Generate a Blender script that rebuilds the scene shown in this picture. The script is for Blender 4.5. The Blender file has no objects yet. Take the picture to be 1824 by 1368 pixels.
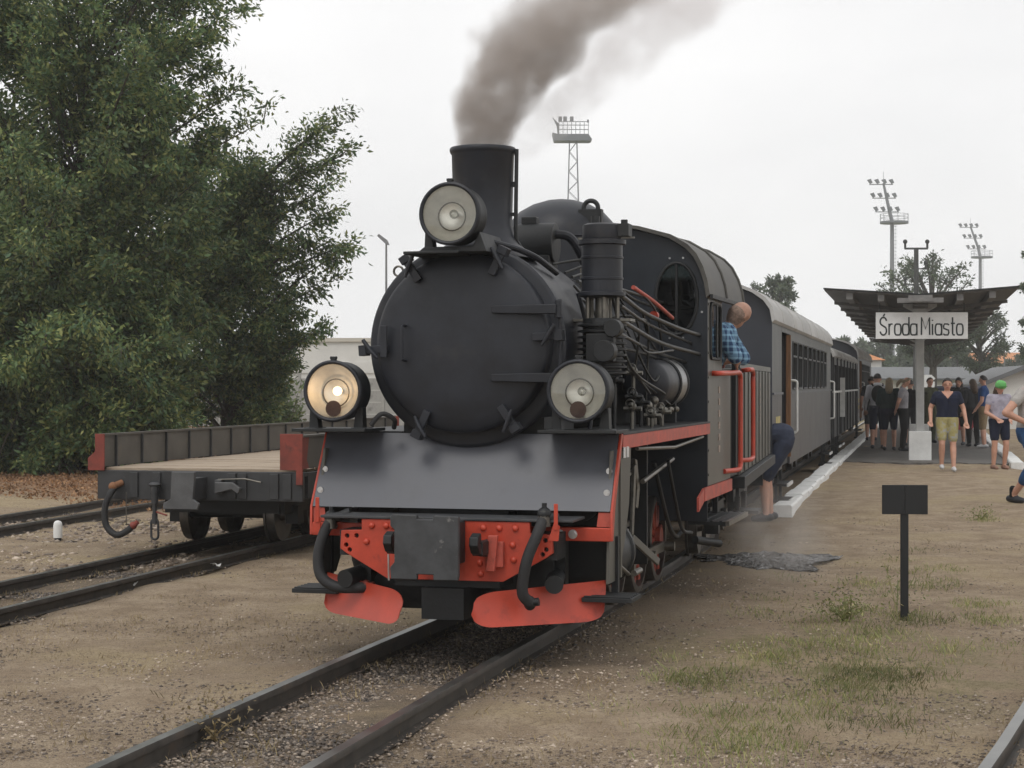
import bpy, bmesh, math, random
import numpy as np
from mathutils import Vector, Matrix
PI = math.pi
S = bpy.context.scene
C = S.collection
rnd = random.Random(7)
R = math.radians

# ------------------------------------------------------------------ camera, sky, sun, exposure
cam = bpy.data.cameras.new('camera'); camo = bpy.data.objects.new('camera', cam); C.objects.link(camo)
camo.location = (0, 0, 1.47); camo.rotation_euler = (R(90), 0, 0)
cam.sensor_width = 36; cam.lens = 63.16; cam.clip_start = 0.1; cam.clip_end = 3000
S.camera = camo

SUN_EL, SUN_AZ = 55, 205          # degrees; azimuth measured clockwise from +Y (north)
world = bpy.data.worlds.new('World'); S.world = world; world.use_nodes = True
wn = world.node_tree; wn.nodes.clear()
wo = wn.nodes.new('ShaderNodeOutputWorld'); bg = wn.nodes.new('ShaderNodeBackground')
sky = wn.nodes.new('ShaderNodeTexSky'); sky.sky_type = 'NISHITA'; sky.sun_disc = False
sky.sun_elevation = R(SUN_EL); sky.sun_rotation = R(SUN_AZ); sky.dust_density = 6; sky.air_density = 1.5
bw = wn.nodes.new('ShaderNodeRGBToBW'); wn.links.new(sky.outputs[0], bw.inputs[0])
tcw = wn.nodes.new('ShaderNodeTexCoord'); mpw = wn.nodes.new('ShaderNodeMapping'); mpw.inputs['Scale'].default_value = (1.3, 1.3, 3.5)
nzw = wn.nodes.new('ShaderNodeTexNoise'); nzw.inputs['Scale'].default_value = 2.2; nzw.inputs['Detail'].default_value = 5
wn.links.new(tcw.outputs['Generated'], mpw.inputs[0]); wn.links.new(mpw.outputs[0], nzw.inputs['Vector'])
rw = wn.nodes.new('ShaderNodeValToRGB')
rw.color_ramp.elements[0].position = .3; rw.color_ramp.elements[0].color = (8.9, 8.9, 9.0, 1)
rw.color_ramp.elements[1].position = .7; rw.color_ramp.elements[1].color = (10.7, 10.65, 10.65, 1)
wn.links.new(nzw.outputs['Fac'], rw.inputs[0])
mx = wn.nodes.new('ShaderNodeMix'); mx.data_type = 'RGBA'; mx.inputs['Factor'].default_value = .93   # thick even cloud over the clear sky
wn.links.new(bw.outputs[0], mx.inputs['A']); wn.links.new(rw.outputs[0], mx.inputs['B'])
wn.links.new(mx.outputs['Result'], bg.inputs['Color']); bg.inputs['Strength'].default_value = .1
wn.links.new(bg.outputs[0], wo.inputs[0])
sun = bpy.data.lights.new('sun', 'SUN'); suno = bpy.data.objects.new('sun', sun); C.objects.link(suno)
sun.energy = .8; sun.angle = R(22); sun.color = (1, .97, .92)
_el, _az = R(SUN_EL), R(SUN_AZ)
sd = Vector((math.sin(_az)*math.cos(_el), math.cos(_az)*math.cos(_el), math.sin(_el)))
suno.rotation_euler = sd.to_track_quat('Z', 'Y').to_euler()
S.view_settings.view_transform = 'Standard'; S.view_settings.look = 'None'
S.view_settings.exposure = 0.12; S.view_settings.gamma = 1.0; S.view_settings.use_curve_mapping = False
S.cycles.volume_bounces = 3; S.cycles.max_bounces = 8; S.cycles.transparent_max_bounces = 24

# ------------------------------------------------------------------ materials
MATS = {}
def srgb(r, g, b):
    f = lambda c: (c/255/12.92) if c/255 <= .04045 else ((c/255+.055)/1.055)**2.4
    return (f(r), f(g), f(b))
def mat(name, col, rough=.6, metal=0., var=.18, scale=6., bump=.0, bscale=60., spec=.5, col2=None, thr=.55, c2scale=3., streak=None, detail=6):
    """procedural paint / stone / cloth: base colour with noise variation, optional second colour in patches, bump"""
    if name in MATS: return MATS[name]
    m = bpy.data.materials.new(name); m.use_nodes = True; nt = m.node_tree; N = nt.nodes; Lk = nt.links
    b = N['Principled BSDF']; b.inputs['Roughness'].default_value = rough; b.inputs['Metallic'].default_value = metal
    b.inputs['Specular IOR Level'].default_value = spec
    tc = N.new('ShaderNodeTexCoord')
    vec = tc.outputs['Object']
    if streak:
        mp = N.new('ShaderNodeMapping'); mp.inputs['Scale'].default_value = streak; Lk.new(vec, mp.inputs[0]); vec = mp.outputs[0]
    nz = N.new('ShaderNodeTexNoise'); nz.inputs['Scale'].default_value = scale; nz.inputs['Detail'].default_value = detail; nz.inputs['Roughness'].default_value = .62
    Lk.new(vec, nz.inputs['Vector'])
    rp = N.new('ShaderNodeValToRGB'); e = rp.color_ramp.elements
    lo = tuple(c*(1-var*1.6) for c in col); hi = tuple(min(1, c*(1+var*1.6)) for c in col)
    e[0].position = .28; e[0].color = (*lo, 1); e[1].position = .72; e[1].color = (*hi, 1)
    Lk.new(nz.outputs['Fac'], rp.inputs[0]); out = rp.outputs[0]
    if col2 is not None:
        n2 = N.new('ShaderNodeTexNoise'); n2.inputs['Scale'].default_value = c2scale; n2.inputs['Detail'].default_value = 8; n2.inputs['Roughness'].default_value = .65
        Lk.new(vec, n2.inputs['Vector'])
        r2 = N.new('ShaderNodeValToRGB'); r2.color_ramp.elements[0].position = thr; r2.color_ramp.elements[1].position = min(1, thr+.12)
        Lk.new(n2.outputs['Fac'], r2.inputs[0])
        mxx = N.new('ShaderNodeMix'); mxx.data_type = 'RGBA'; mxx.inputs['B'].default_value = (*col2, 1)
        Lk.new(r2.outputs[0], mxx.inputs['Factor']); Lk.new(out, mxx.inputs['A']); out = mxx.outputs['Result']
    Lk.new(out, b.inputs['Base Color'])
    rr = N.new('ShaderNodeMapRange'); rr.inputs['To Min'].default_value = max(.05, rough-.12); rr.inputs['To Max'].default_value = min(1, rough+.12)
    Lk.new(nz.outputs['Fac'], rr.inputs['Value']); Lk.new(rr.outputs[0], b.inputs['Roughness'])
    if bump:
        n3 = N.new('ShaderNodeTexNoise'); n3.inputs['Scale'].default_value = bscale; n3.inputs['Detail'].default_value = 4
        Lk.new(vec, n3.inputs['Vector'])
        bp = N.new('ShaderNodeBump'); bp.inputs['Strength'].default_value = bump; bp.inputs['Distance'].default_value = .01
        Lk.new(n3.outputs['Fac'], bp.inputs['Height']); Lk.new(bp.outputs[0], b.inputs['Normal'])
    MATS[name] = m
    return m
def glass(name, col=(.9, .92, .9), rough=.02, alpha=.12):
    """thin pane: mostly see-through with a glossy sky reflection"""
    if name in MATS: return MATS[name]
    m = bpy.data.materials.new(name); m.use_nodes = True; nt = m.node_tree; nt.nodes.clear()
    o = nt.nodes.new('ShaderNodeOutputMaterial'); t = nt.nodes.new('ShaderNodeBsdfTransparent'); g = nt.nodes.new('ShaderNodeBsdfGlossy')
    t.inputs[0].default_value = (*col, 1); g.inputs['Roughness'].default_value = rough
    f = nt.nodes.new('ShaderNodeFresnel'); f.inputs[0].default_value = 1.45
    ad = nt.nodes.new('ShaderNodeMath'); ad.operation = 'ADD'; ad.inputs[1].default_value = alpha; ad.use_clamp = True
    mxs = nt.nodes.new('ShaderNodeMixShader')
    nt.links.new(f.outputs[0], ad.inputs[0]); nt.links.new(ad.outputs[0], mxs.inputs[0]); nt.links.new(t.outputs[0], mxs.inputs[1]); nt.links.new(g.outputs[0], mxs.inputs[2])
    nt.links.new(mxs.outputs[0], o.inputs[0]); MATS[name] = m
    return m
def emit(name, col, st):
    if name in MATS: return MATS[name]
    m = bpy.data.materials.new(name); m.use_nodes = True; b = m.node_tree.nodes['Principled BSDF']
    b.inputs['Base Color'].default_value = (*col, 1); b.inputs['Emission Color'].default_value = (*col, 1); b.inputs['Emission Strength'].default_value = st
    MATS[name] = m
    return m

# ------------------------------------------------------------------ mesh helpers
class MB:
    def __init__(s): s.v = []; s.f = []
    def add(s, vs, fs):
        o = len(s.v); s.v += [tuple(p) for p in vs]; s.f += [tuple(i+o for i in f) for f in fs]; return s
    def box(s, x0, x1, y0, y1, z0, z1, M=None):
        vs = [Vector((x, y, z)) for z in (z0, z1) for y in (y0, y1) for x in (x0, x1)]
        if M is not None: vs = [M @ p for p in vs]
        return s.add(vs, [(0,2,3,1), (4,5,7,6), (0,1,5,4), (2,6,7,3), (0,4,6,2), (1,3,7,5)])
    def ring_tube(s, rings, cap=True, closed=False):
        n = len(rings[0]); vs = [p for r in rings for p in r]; fs = []
        m = len(rings)
        for i in range(m if closed else m-1):
            a = i*n; b = ((i+1) % m)*n
            for j in range(n):
                k = (j+1) % n; fs.append((a+j, a+k, b+k, b+j))
        if cap and not closed:
            fs.append(tuple(reversed(range(n)))); fs.append(tuple(range((m-1)*n, m*n)))
        return s.add(vs, fs)
    def tube(s, pts, r, n=10, cap=True, closed=False):
        pts = [Vector(p) for p in pts]; rs = r if isinstance(r, (list, tuple)) else [r]*len(pts)
        rings = []; up = None
        m = len(pts)
        for i, p in enumerate(pts):
            if closed: t = pts[(i+1) % m]-pts[i-1]
            else: t = (pts[min(i+1, m-1)]-pts[max(i-1, 0)])
            t.normalize()
            if up is None: up = Vector((0, 0, 1)) if abs(t.z) < .9 else Vector((1, 0, 0))
            a = t.cross(up).normalized(); b = a.cross(t).normalized(); up = b
            rings.append([p+a*(math.cos(2*PI*k/n)*rs[i])+b*(math.sin(2*PI*k/n)*rs[i]) for k in range(n)])
        return s.ring_tube(rings, cap, closed)
    def cyl(s, p0, p1, r0, r1=None, n=20, cap=True): return s.tube([p0, p1], [r0, r0 if r1 is None else r1], n, cap)
    def lathe(s, c, axis, prof, n=32, cap=True):
        """prof: list of (distance along axis, radius)"""
        c = Vector(c); t = Vector(axis).normalized(); up = Vector((0, 0, 1)) if abs(t.z) < .9 else Vector((0, 1, 0))
        a = t.cross(up).normalized(); b = a.cross(t)
        rings = [[c+t*d+a*(math.cos(2*PI*k/n)*r)+b*(math.sin(2*PI*k/n)*r) for k in range(n)] for d, r in prof]
        return s.ring_tube(rings, cap)
    def prism(s, poly, fn, d0, d1):
        """poly: list of 2D points, fn(u, v, d) -> 3D; extruded from d0 to d1"""
        n = len(poly); vs = [fn(u, v, d0) for u, v in poly]+[fn(u, v, d1) for u, v in poly]
        fs = [tuple(reversed(range(n))), tuple(range(n, 2*n))]+[(i, (i+1) % n, n+(i+1) % n, n+i) for i in range(n)]
        return s.add(vs, fs)
    def ball(s, c, r, nu=12, nv=8):
        c = Vector(c); rx, ry, rz = r if isinstance(r, (tuple, list)) else (r, r, r)
        vs = [c+Vector((0, 0, rz))]
        for i in range(1, nv):
            th = PI*i/nv
            vs += [c+Vector((rx*math.sin(th)*math.cos(2*PI*k/nu), ry*math.sin(th)*math.sin(2*PI*k/nu), rz*math.cos(th))) for k in range(nu)]
        vs.append(c-Vector((0, 0, rz))); fs = []
        for k in range(nu): fs.append((0, 1+k, 1+(k+1) % nu))
        for i in range(nv-2):
            a = 1+i*nu
            for k in range(nu): fs.append((a+k, a+nu+k, a+nu+(k+1) % nu, a+(k+1) % nu))
        a = 1+(nv-2)*nu; e = len(vs)-1
        for k in range(nu): fs.append((a+(k+1) % nu, a+k, e))
        return s.add(vs, fs)
    def arc_torus(s, c, R_, r, a0, a1, ax1, ax2, n=16, m=8):
        c = Vector(c); ax1 = Vector(ax1); ax2 = Vector(ax2)
        full = abs(a1-a0-2*PI) < 1e-4
        pts = [c+ax1*(R_*math.cos(a0+(a1-a0)*i/n))+ax2*(R_*math.sin(a0+(a1-a0)*i/n)) for i in range(n if full else n+1)]
        return s.tube(pts, r, m, True, full)
    def build(s, name, material, parent=None, smooth=35, bevel=0., fix=True):
        me = bpy.data.meshes.new(name); me.from_pydata(s.v, [], s.f)
        if fix:
            bm = bmesh.new(); bm.from_mesh(me); bmesh.ops.recalc_face_normals(bm, faces=bm.faces[:]); bm.to_mesh(me); bm.free()
        if smooth:
            me.polygons.foreach_set('use_smooth', [True]*len(me.polygons)); me.set_sharp_from_angle(angle=R(smooth))
        me.update()
        return link(name, me, material, parent, bevel)
def link(name, me, material, parent=None, bevel=0.):
    o = bpy.data.objects.new(name, me); C.objects.link(o)
    if material is not None and not me.materials: me.materials.append(material)
    if parent is not None: o.parent = parent
    if bevel:
        b = o.modifiers.new('bevel', 'BEVEL'); b.width = bevel; b.segments = 2; b.limit_method = 'ANGLE'; b.angle_limit = R(40)
        b.harden_normals = True
    return o
def share(o, parent=None, loc=None, rot=None, scale=None):
    c = o.copy(); C.objects.link(c)
    if parent is not None: c.parent = parent
    if loc is not None: c.location = loc
    if rot is not None: c.rotation_euler = rot
    if scale is not None: c.scale = scale
    return c
def tag(o, label=None, cat=None, group=None, kind=None):
    if label: o['label'] = label
    if cat: o['category'] = cat
    if group: o['group'] = group
    if kind: o['kind'] = kind
    return o
def thing(name, label, cat, loc=(0, 0, 0), rz=0., group=None):
    o = bpy.data.objects.new(name, None); C.objects.link(o); o.empty_display_size = .2
    o.location = loc; o.rotation_euler = (0, 0, rz)
    return tag(o, label, cat, group)
def bez(pts, n=8):
    """Catmull-Rom through points"""
    P = [Vector(p) for p in pts]; P = [P[0]*2-P[1]]+P+[P[-1]*2-P[-2]]; out = []
    for i in range(1, len(P)-2):
        for k in range(n):
            t = k/n; a, b, c, d = P[i-1], P[i], P[i+1], P[i+2]
            out.append(.5*((2*b)+(c-a)*t+(2*a-5*b+4*c-d)*t*t+(3*b-a-3*c+d)*t**3))
    out.append(P[-2]); return out
def XZ(u, v, d): return (u, d, v)      # a plate standing across, extruded along y
def YZ(u, v, d): return (d, u, v)      # a plate standing lengthwise, extruded along x
def XY(u, v, d): return (u, v, d)
def rrect(x0, x1, z0, z1, r, n=5):
    out = []
    for cx, cz, a in ((x1-r, z1-r, 0), (x0+r, z1-r, 90), (x0+r, z0+r, 180), (x1-r, z0+r, 270)):
        out += [(cx+r*math.cos(R(a+90*i/n)), cz+r*math.sin(R(a+90*i/n))) for i in range(n+1)]
    return out
def heading(deg): return -R(deg)       # track heading, degrees right of the view axis

# shared paints (real-world base colours)
M_black = mat('black_loco_paint', (.0155, .0175, .0235), .46, var=.28, scale=4, bump=.06, bscale=25, col2=(.025, .025, .028), thr=.56, c2scale=3.5, spec=.4)
M_black2 = mat('sooty_black_metal', (.0085, .0098, .011), .55, var=.35, scale=9, bump=.15, bscale=40)
M_apron = mat('grey_apron_paint', (.08, .084, .099), .42, var=.1, scale=3, bump=.03, bscale=14, col2=(.064, .066, .074), thr=.6, c2scale=2.5)
M_red = mat('signal_red_paint', (.45, .05, .023), .42, var=.14, scale=7, bump=.04, bscale=30, col2=(.26, .03, .02), thr=.6, c2scale=5)
M_redold = mat('faded_red_paint', (.42, .075, .05), .55, var=.2, scale=9, col2=(.2, .045, .03), thr=.6, c2scale=8)
M_brownred = mat('oxide_red_paint', (.2, .038, .025), .6, var=.2, scale=8, col2=(.12, .03, .022), thr=.58, c2scale=10)
M_steel = mat('bright_bolt_steel', (.62, .62, .62), .3, metal=1., var=.08)
M_rod = mat('oily_rod_steel', (.16, .15, .13), .42, metal=.8, var=.3, scale=12)
M_rubber = mat('black_rubber', (.018, .018, .019), .7, var=.25, scale=20, bump=.15, bscale=90)
M_olive = mat('grimy_olive_grey_steel', (.085, .08, .067), .5, var=.25, scale=3, streak=(1, 1, .25), col2=(.16, .135, .1), thr=.6, c2scale=5)
M_olive_plate = M_olive
# ------------------------------------------------------------------ terrain, tracks, platform
def nmix(nt, fac, a, b):
    m = nt.nodes.new('ShaderNodeMix'); m.data_type = 'RGBA'
    nt.links.new(fac, m.inputs['Factor'])
    for s, v in (('A', a), ('B', b)):
        if isinstance(v, tuple): m.inputs[s].default_value = (*v, 1)
        else: nt.links.new(v, m.inputs[s])
    return m.outputs['Result']
def nnoise(nt, vec, sc, det=6, rough=.6):
    n = nt.nodes.new('ShaderNodeTexNoise'); n.inputs['Scale'].default_value = sc; n.inputs['Detail'].default_value = det; n.inputs['Roughness'].default_value = rough
    nt.links.new(vec, n.inputs['Vector']); return n.outputs['Fac']
def nramp(nt, val, p0, p1):
    r = nt.nodes.new('ShaderNodeMapRange'); r.inputs['From Min'].default_value = p0; r.inputs['From Max'].default_value = p1; r.interpolation_type = 'SMOOTHSTEP'
    nt.links.new(val, r.inputs['Value']); return r.outputs[0]
def nmath(nt, op, a, b=None):
    m = nt.nodes.new('ShaderNodeMath'); m.operation = op
    for i, v in enumerate((a, b)):
        if v is None: continue
        if isinstance(v, (int, float)): m.inputs[i].default_value = v
        else: nt.links.new(v, m.inputs[i])
    return m.outputs[0]

# track axes as polylines in plan (world x, y)
def lw(x, y):      # locomotive-local plan to world
    t = R(15); return (LOC0[0]+x*math.cos(t)+y*math.sin(t), LOC0[1]-x*math.sin(t)+y*math.cos(t))
LOC0 = (-0.30, 10.05)
MAIN = [lw(.09, -9.5), lw(0.0, -5), lw(-.05, -3.3), lw(-.09, 0), lw(-.08, 2.5), lw(-.1, 5.4), lw(-.25, 8.5), (2.2, 21.5), (2.2+.229*13, 34.5), (2.2+.229*40, 61.5), (2.2+.229*80, 101.5)]
def ray(x, y, deg, a, b): return [(x+math.sin(R(deg))*t, y+math.cos(R(deg))*t) for t in (a, 0, b*.25, b*.5, b)]
SIDE = ray(-3.40, 13.33, 13.1, -14, 60)
FARL = ray(-5.35, 20.0, 11.5, -20, 60)
NEARR = [(.55, 3.0), (1.5, 5.15), (2.24, 6.87), (3.05, 8.9), (5.1, 14.2), (9, 25), (13.5, 38), (20, 60)]

def seg_dist(px, py, line):
    d = 1e9
    for (x0, y0), (x1, y1) in zip(line[:-1], line[1:]):
        dx, dy = x1-x0, y1-y0; t = max(0, min(1, ((px-x0)*dx+(py-y0)*dy)/(dx*dx+dy*dy))); d = min(d, math.hypot(px-x0-t*dx, py-y0-t*dy))
    return d

# ground: one sheet, finer near the camera; painted with two attributes: sooty track bed and straw / grass patches
from mathutils import noise as mn
KX, KY, KS = 3.06, 21.1, .229
KC = 1/math.sqrt(1+KS*KS); KSN = KS*KC
def grounds():
    ys = [-30, -12, -4]; y = 0.
    while y < 60: ys.append(y); y += .12 if 5 < y < 20 else (.3 if y < 36 else .8)
    while y < 2600: ys.append(y); y *= 1.25
    xs = [-1600, -700, -300, -140, -70, -35]; x = -18.
    while x < 18: xs.append(x); x += .12 if -6 < x < 6 else .4
    xs += [18, 35, 70, 140, 300, 700, 1600]
    nx = len(xs); v = []; bed = []
    for y in ys:
        for x in xs:
            z = -.095
            b = 0.
            if 4 < y < 70 and -13 < x < 14:
                d = min(seg_dist(x, y, MAIN), seg_dist(x, y, SIDE), seg_dist(x, y, FARL)+.15)
                b = max(0, 1-max(0, d-.33)/.35)
                dm = seg_dist(x, y, MAIN)
                if 9 < y < 22: b = max(b, .85*max(0, 1-max(0, dm-.5)/1.1)*min(1, (y-9)/1.5))
                dd = max(0, 1-abs(d-.4)/.14)
                z += .028*mn.noise((x*.9, y*.9, 0))+.014*mn.noise((x*3.5, y*3.5, 2))+.006*mn.noise((x*9, y*9, 5))-.012*max(0, 1-max(0, d-.33)/.35)-.012*dd
            off = (x-KX)*KC-(y-KY)*KSN; tt = (x-KX)*KSN+(y-KY)*KC
            if 0 < tt < 90 and .0 < off < 3.5: z += .068*min(1, max(0, (tt-.1)/1.6))*min(1, (3.5-off)/.3)
            v.append((x, y, z)); bed.append(b)
    f = [(j*nx+i, j*nx+i+1, (j+1)*nx+i+1, (j+1)*nx+i) for j in range(len(ys)-1) for i in range(nx-1)]
    me = bpy.data.meshes.new('ground'); me.from_pydata(v, [], f)
    a = me.attributes.new('bed', 'FLOAT', 'POINT'); a.data.foreach_set('value', bed)
    me.polygons.foreach_set('use_smooth', [True]*len(f))
    m = bpy.data.materials.new('sandy_gravel_ground'); m.use_nodes = True; nt = m.node_tree; b = nt.nodes['Principled BSDF']; b.inputs['Roughness'].default_value = .95; b.inputs['Specular IOR Level'].default_value = .15
    tc = nt.nodes.new('ShaderNodeTexCoord'); vec = tc.outputs['Object']
    big = nnoise(nt, vec, .55, 5); mid = nnoise(nt, vec, 3.2, 6); fine = nnoise(nt, vec, 24, 5, .7); grit = nnoise(nt, vec, 110, 3, .7)
    c = nmix(nt, nramp(nt, mid, .3, .7), (.3, .225, .152), (.455, .36, .255))
    c = nmix(nt, nmath(nt, 'MULTIPLY', nramp(nt, big, .48, .66), .7), c, (.44, .35, .21))          # dry straw-coloured patches
    c = nmix(nt, nmath(nt, 'MULTIPLY', nramp(nt, fine, .48, .66), .62), c, (.205, .152, .106))
    c = nmix(nt, nmath(nt, 'MULTIPLY', nramp(nt, grit, .54, .64), .75), c, (.12, .094, .07))
    c = nmix(nt, nmath(nt, 'MULTIPLY', nramp(nt, grit, .4, .33), .8), c, (.5, .42, .34))
    at = nt.nodes.new('ShaderNodeAttribute'); at.attribute_name = 'bed'
    bedf = nmath(nt, 'MULTIPLY', at.outputs['Fac'], nramp(nt, mid, .2, .6))
    c = nmix(nt, nmath(nt, 'MULTIPLY', bedf, .72), c, nmix(nt, nramp(nt, fine, .4, .6), (.065, .055, .048), (.17, .135, .1)))
    # green and russet tint where weeds or leaf litter grow (far left under the trees, right foreground)
    sp = nt.nodes.new('ShaderNodeSeparateXYZ'); nt.links.new(vec, sp.inputs[0])
    lit = nmath(nt, 'MULTIPLY', nramp(nt, nmath(nt, 'ADD', sp.outputs['Y'], nmath(nt, 'MULTIPLY', sp.outputs['X'], 1.2)), 16, 20), nramp(nt, sp.outputs['X'], -3.2, -4.6))
    c = nmix(nt, nmath(nt, 'MULTIPLY', lit, nramp(nt, fine, .25, .6)), c, (.24, .12, .06))
    d = nt.nodes.new('ShaderNodeVectorMath'); d.operation = 'DISTANCE'; d.inputs[1].default_value = (1.9, 10.4, 0)
    mp = nt.nodes.new('ShaderNodeMapping'); mp.inputs['Scale'].default_value = (1, .55, 0); nt.links.new(vec, mp.inputs[0]); d.inputs[1].default_value = (1.9, 10.2*.55, 0); nt.links.new(mp.outputs[0], d.inputs[0])
    gr = nmath(nt, 'MULTIPLY', nramp(nt, d.outputs['Value'], 1.5, .5), nramp(nt, mid, .42, .62))
    c = nmix(nt, nmath(nt, 'MULTIPLY', gr, .6), c, (.135, .125, .05))
    far = nmath(nt, 'MULTIPLY', nramp(nt, sp.outputs['Y'], 55, 90), .8)
    c = nmix(nt, far, c, (.12, .14, .06))
    nt.links.new(c, b.inputs['Base Color'])
    bp = nt.nodes.new('ShaderNodeBump'); bp.inputs['Strength'].default_value = 1.; bp.inputs['Distance'].default_value = .03
    hh = nmath(nt, 'ADD', nmath(nt, 'MULTIPLY', fine, .9), nmath(nt, 'MULTIPLY', grit, .6)); nt.links.new(hh, bp.inputs['Height']); nt.links.new(bp.outputs[0], b.inputs['Normal'])
    return tag(link('ground', me, m), kind='structure')
ground = grounds()

# rails
M_rail = mat('rusty_rail_web', (.05, .043, .036), .65, metal=.2, var=.35, scale=9, col2=(.075, .055, .04), thr=.55, c2scale=6)
M_head = mat('worn_rail_head', (.2, .2, .19), .34, metal=.85, var=.2, scale=5)
RP = [(-.024, 0), (.024, 0), (.027, -.006), (.027, -.03), (.008, -.038), (.007, -.088), (.045, -.096), (.045, -.105), (-.045, -.105), (-.045, -.096), (-.007, -.088), (-.008, -.038), (-.027, -.03), (-.027, -.006)]
def resample(line, step=.8):
    P = bez([(x, y, 0) for x, y in line], 10); out = [P[0]]; acc = 0
    for a, b in zip(P[:-1], P[1:]):
        acc += (b-a).length
        if acc >= step: out.append(b); acc = 0
    return out
def track(label, line, gauge=.80):
    t = thing('railway_track', label, 'railway track')
    P = resample(line)
    for s in (-1, 1):
        rings = []
        for i, p in enumerate(P):
            d = (P[min(i+1, len(P)-1)]-P[max(i-1, 0)]).normalized(); n = Vector((d.y, -d.x, 0))
            q = p+n*(s*gauge/2); rings.append([q+n*u+Vector((0, 0, v)) for u, v in RP])
        rail = MB().ring_tube(rings).build('rail', M_rail, t, 50)
        rail.data.materials.append(M_head)
        for pl_ in rail.data.polygons:
            if pl_.center.z > -.004 and pl_.normal.z > .7: pl_.material_index = 1
    return t
track('railway track with worn rails running under the black locomotive', MAIN)
track('railway track under the empty flat wagon', SIDE)
track('railway track at far left behind the white marker post', FARL)
track('railway track in the bottom right corner of the yard', NEARR, .8)
# half-buried sleepers of the two near tracks
M_slp = mat('weathered_sleeper_timber', (.06, .05, .042), .9, var=.35, scale=8, streak=(4, .6, 1), bump=.4, bscale=20)
slp = MB().box(-.72, .72, -.1, .1, -.22, -.125).build('sleeper', M_slp, None, bevel=.01)
first = True
for t, line in (('railway_track', MAIN), ('railway_track.001', SIDE), ('railway_track.003', NEARR)):
    P = resample(line, .62); root = bpy.data.objects[t]
    for i, p in enumerate(P[:-1]):
        if not 5.5 < p.y < 26: continue
        d = P[i+1]-p
        o = slp if first else share(slp); first = False
        o.parent = root; o.location = (p.x, p.y, rnd.uniform(-.004, .012)); o.rotation_euler = (0, 0, math.atan2(d.y, d.x)-PI/2+rnd.uniform(-.02, .02))

# platform surface and painted kerbs
def kerbpt(t, off=0.):   # t metres along the platform edge, off to the right
    d = Vector((KS, 1, 0)).normalized(); n = Vector((d.y, -d.x, 0)); return Vector((KX, KY, 0))+d*t+n*off
PH = -math.atan(KS)
M_asph = mat('worn_platform_asphalt', (.12, .112, .102), .85, var=.2, scale=3, bump=.25, bscale=90, col2=(.14, .12, .095), thr=.58, c2scale=.8)
v = [kerbpt(13.4+.35*mn.noise((k*.7, 1, 0))+.5*mn.noise((k*.23, 5, 0)), .2+3.08*k/29) for k in range(30)]+[kerbpt(75, 3.28), kerbpt(75, .2)]
tag(MB().add([(p.x, p.y, -.008) for p in v]+[(p.x, p.y, -.2) for p in v], [tuple(range(32)), tuple(range(63, 31, -1))]+[(i, i+32, (i+1) % 32+32, (i+1) % 32) for i in range(32)]).build('platform', M_asph, None, 0), kind='structure')
M_kerb = mat('flaking_white_kerb_paint', (.74, .74, .72), .7, var=.1, scale=9, col2=(.25, .22, .18), thr=.64, c2scale=9, bump=.3, bscale=40)
M_kerb2 = mat('worn_kerb_concrete', (.3, .285, .26), .85, var=.2, scale=9, col2=(.6, .6, .58), thr=.5, c2scale=5, bump=.3, bscale=40)
def kerb(label, off, t0, t1, name='platform_kerb'):
    k = thing(name, label, 'kerb')
    me = None; t = t0; i = 0
    while t < t1:
        if me is None:
            o = MB().prism([(-.12, -.2), (.12, -.2), (.12, .04), (.1, .06), (-.1, .06), (-.12, .04)], XZ, -.494, .494).build('kerb_stone', M_kerb, k, 30, bevel=.008); me = o
        else: o = share(me)
        p = kerbpt(t+.5, off); o.parent = k; o.location = (p.x+rnd.uniform(-.012, .012), p.y, rnd.uniform(-.012, .008)); o.rotation_euler = (rnd.uniform(-.006, .006), rnd.uniform(-.02, .02), PH+rnd.uniform(-.008, .008))
        t += 1.0; i += 1
    return k
kerb('white painted platform kerb beside the train, ending in a white block', .12, 0, 50)
kerb('white painted kerb on the right side of the platform', 3.4, 12.6, 40)
# puddle of boiler water
def puddle():
    n = 110; nr = 44; c = Vector((2.25, 15.8)); vs = [(c.x, c.y, -.07)]
    for j in range(1, nr+1):
        for i in range(n):
            a = 2*PI*i/n; r = .95+.5*mn.noise((math.cos(a)*1.7, math.sin(a)*1.7, 3))+.3*mn.noise((math.cos(a)*4, math.sin(a)*4, 9))+.12*mn.noise((math.cos(a)*11, math.sin(a)*11, 2)); r *= j/nr
            x, y = c.x+.6*r*math.cos(a)+.1*j/nr*math.sin(2*a), c.y+.7*r*math.sin(a)
            vs.append((x, y, -.07-.008*(j/nr)**3+.022*mn.noise((x*8, y*24, 0))+.012*mn.noise((x*20, y*50, 4))))
    fs = [(0, 1+i, 1+(i+1) % n) for i in range(n)]+[(1+j*n+i, 1+(j+1)*n+i, 1+(j+1)*n+(i+1) % n, 1+j*n+(i+1) % n) for j in range(nr-1) for i in range(n)]
    m = bpy.data.materials.new('rippled_puddle_water'); m.use_nodes = True; nt = m.node_tree; b = nt.nodes['Principled BSDF']
    b.inputs['Base Color'].default_value = (.05, .045, .04, 1); b.inputs['Roughness'].default_value = .08
    tc = nt.nodes.new('ShaderNodeTexCoord'); nz = nnoise(nt, tc.outputs['Object'], 13, 5); bp = nt.nodes.new('ShaderNodeBump'); bp.inputs['Strength'].default_value = 1.; bp.inputs['Distance'].default_value = .12
    nt.links.new(nz, bp.inputs['Height']); nt.links.new(bp.outputs[0], b.inputs['Normal'])
    return tag(MB().add(vs, fs).build('puddle', m, None, 180), kind='structure')
puddle()
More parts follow.
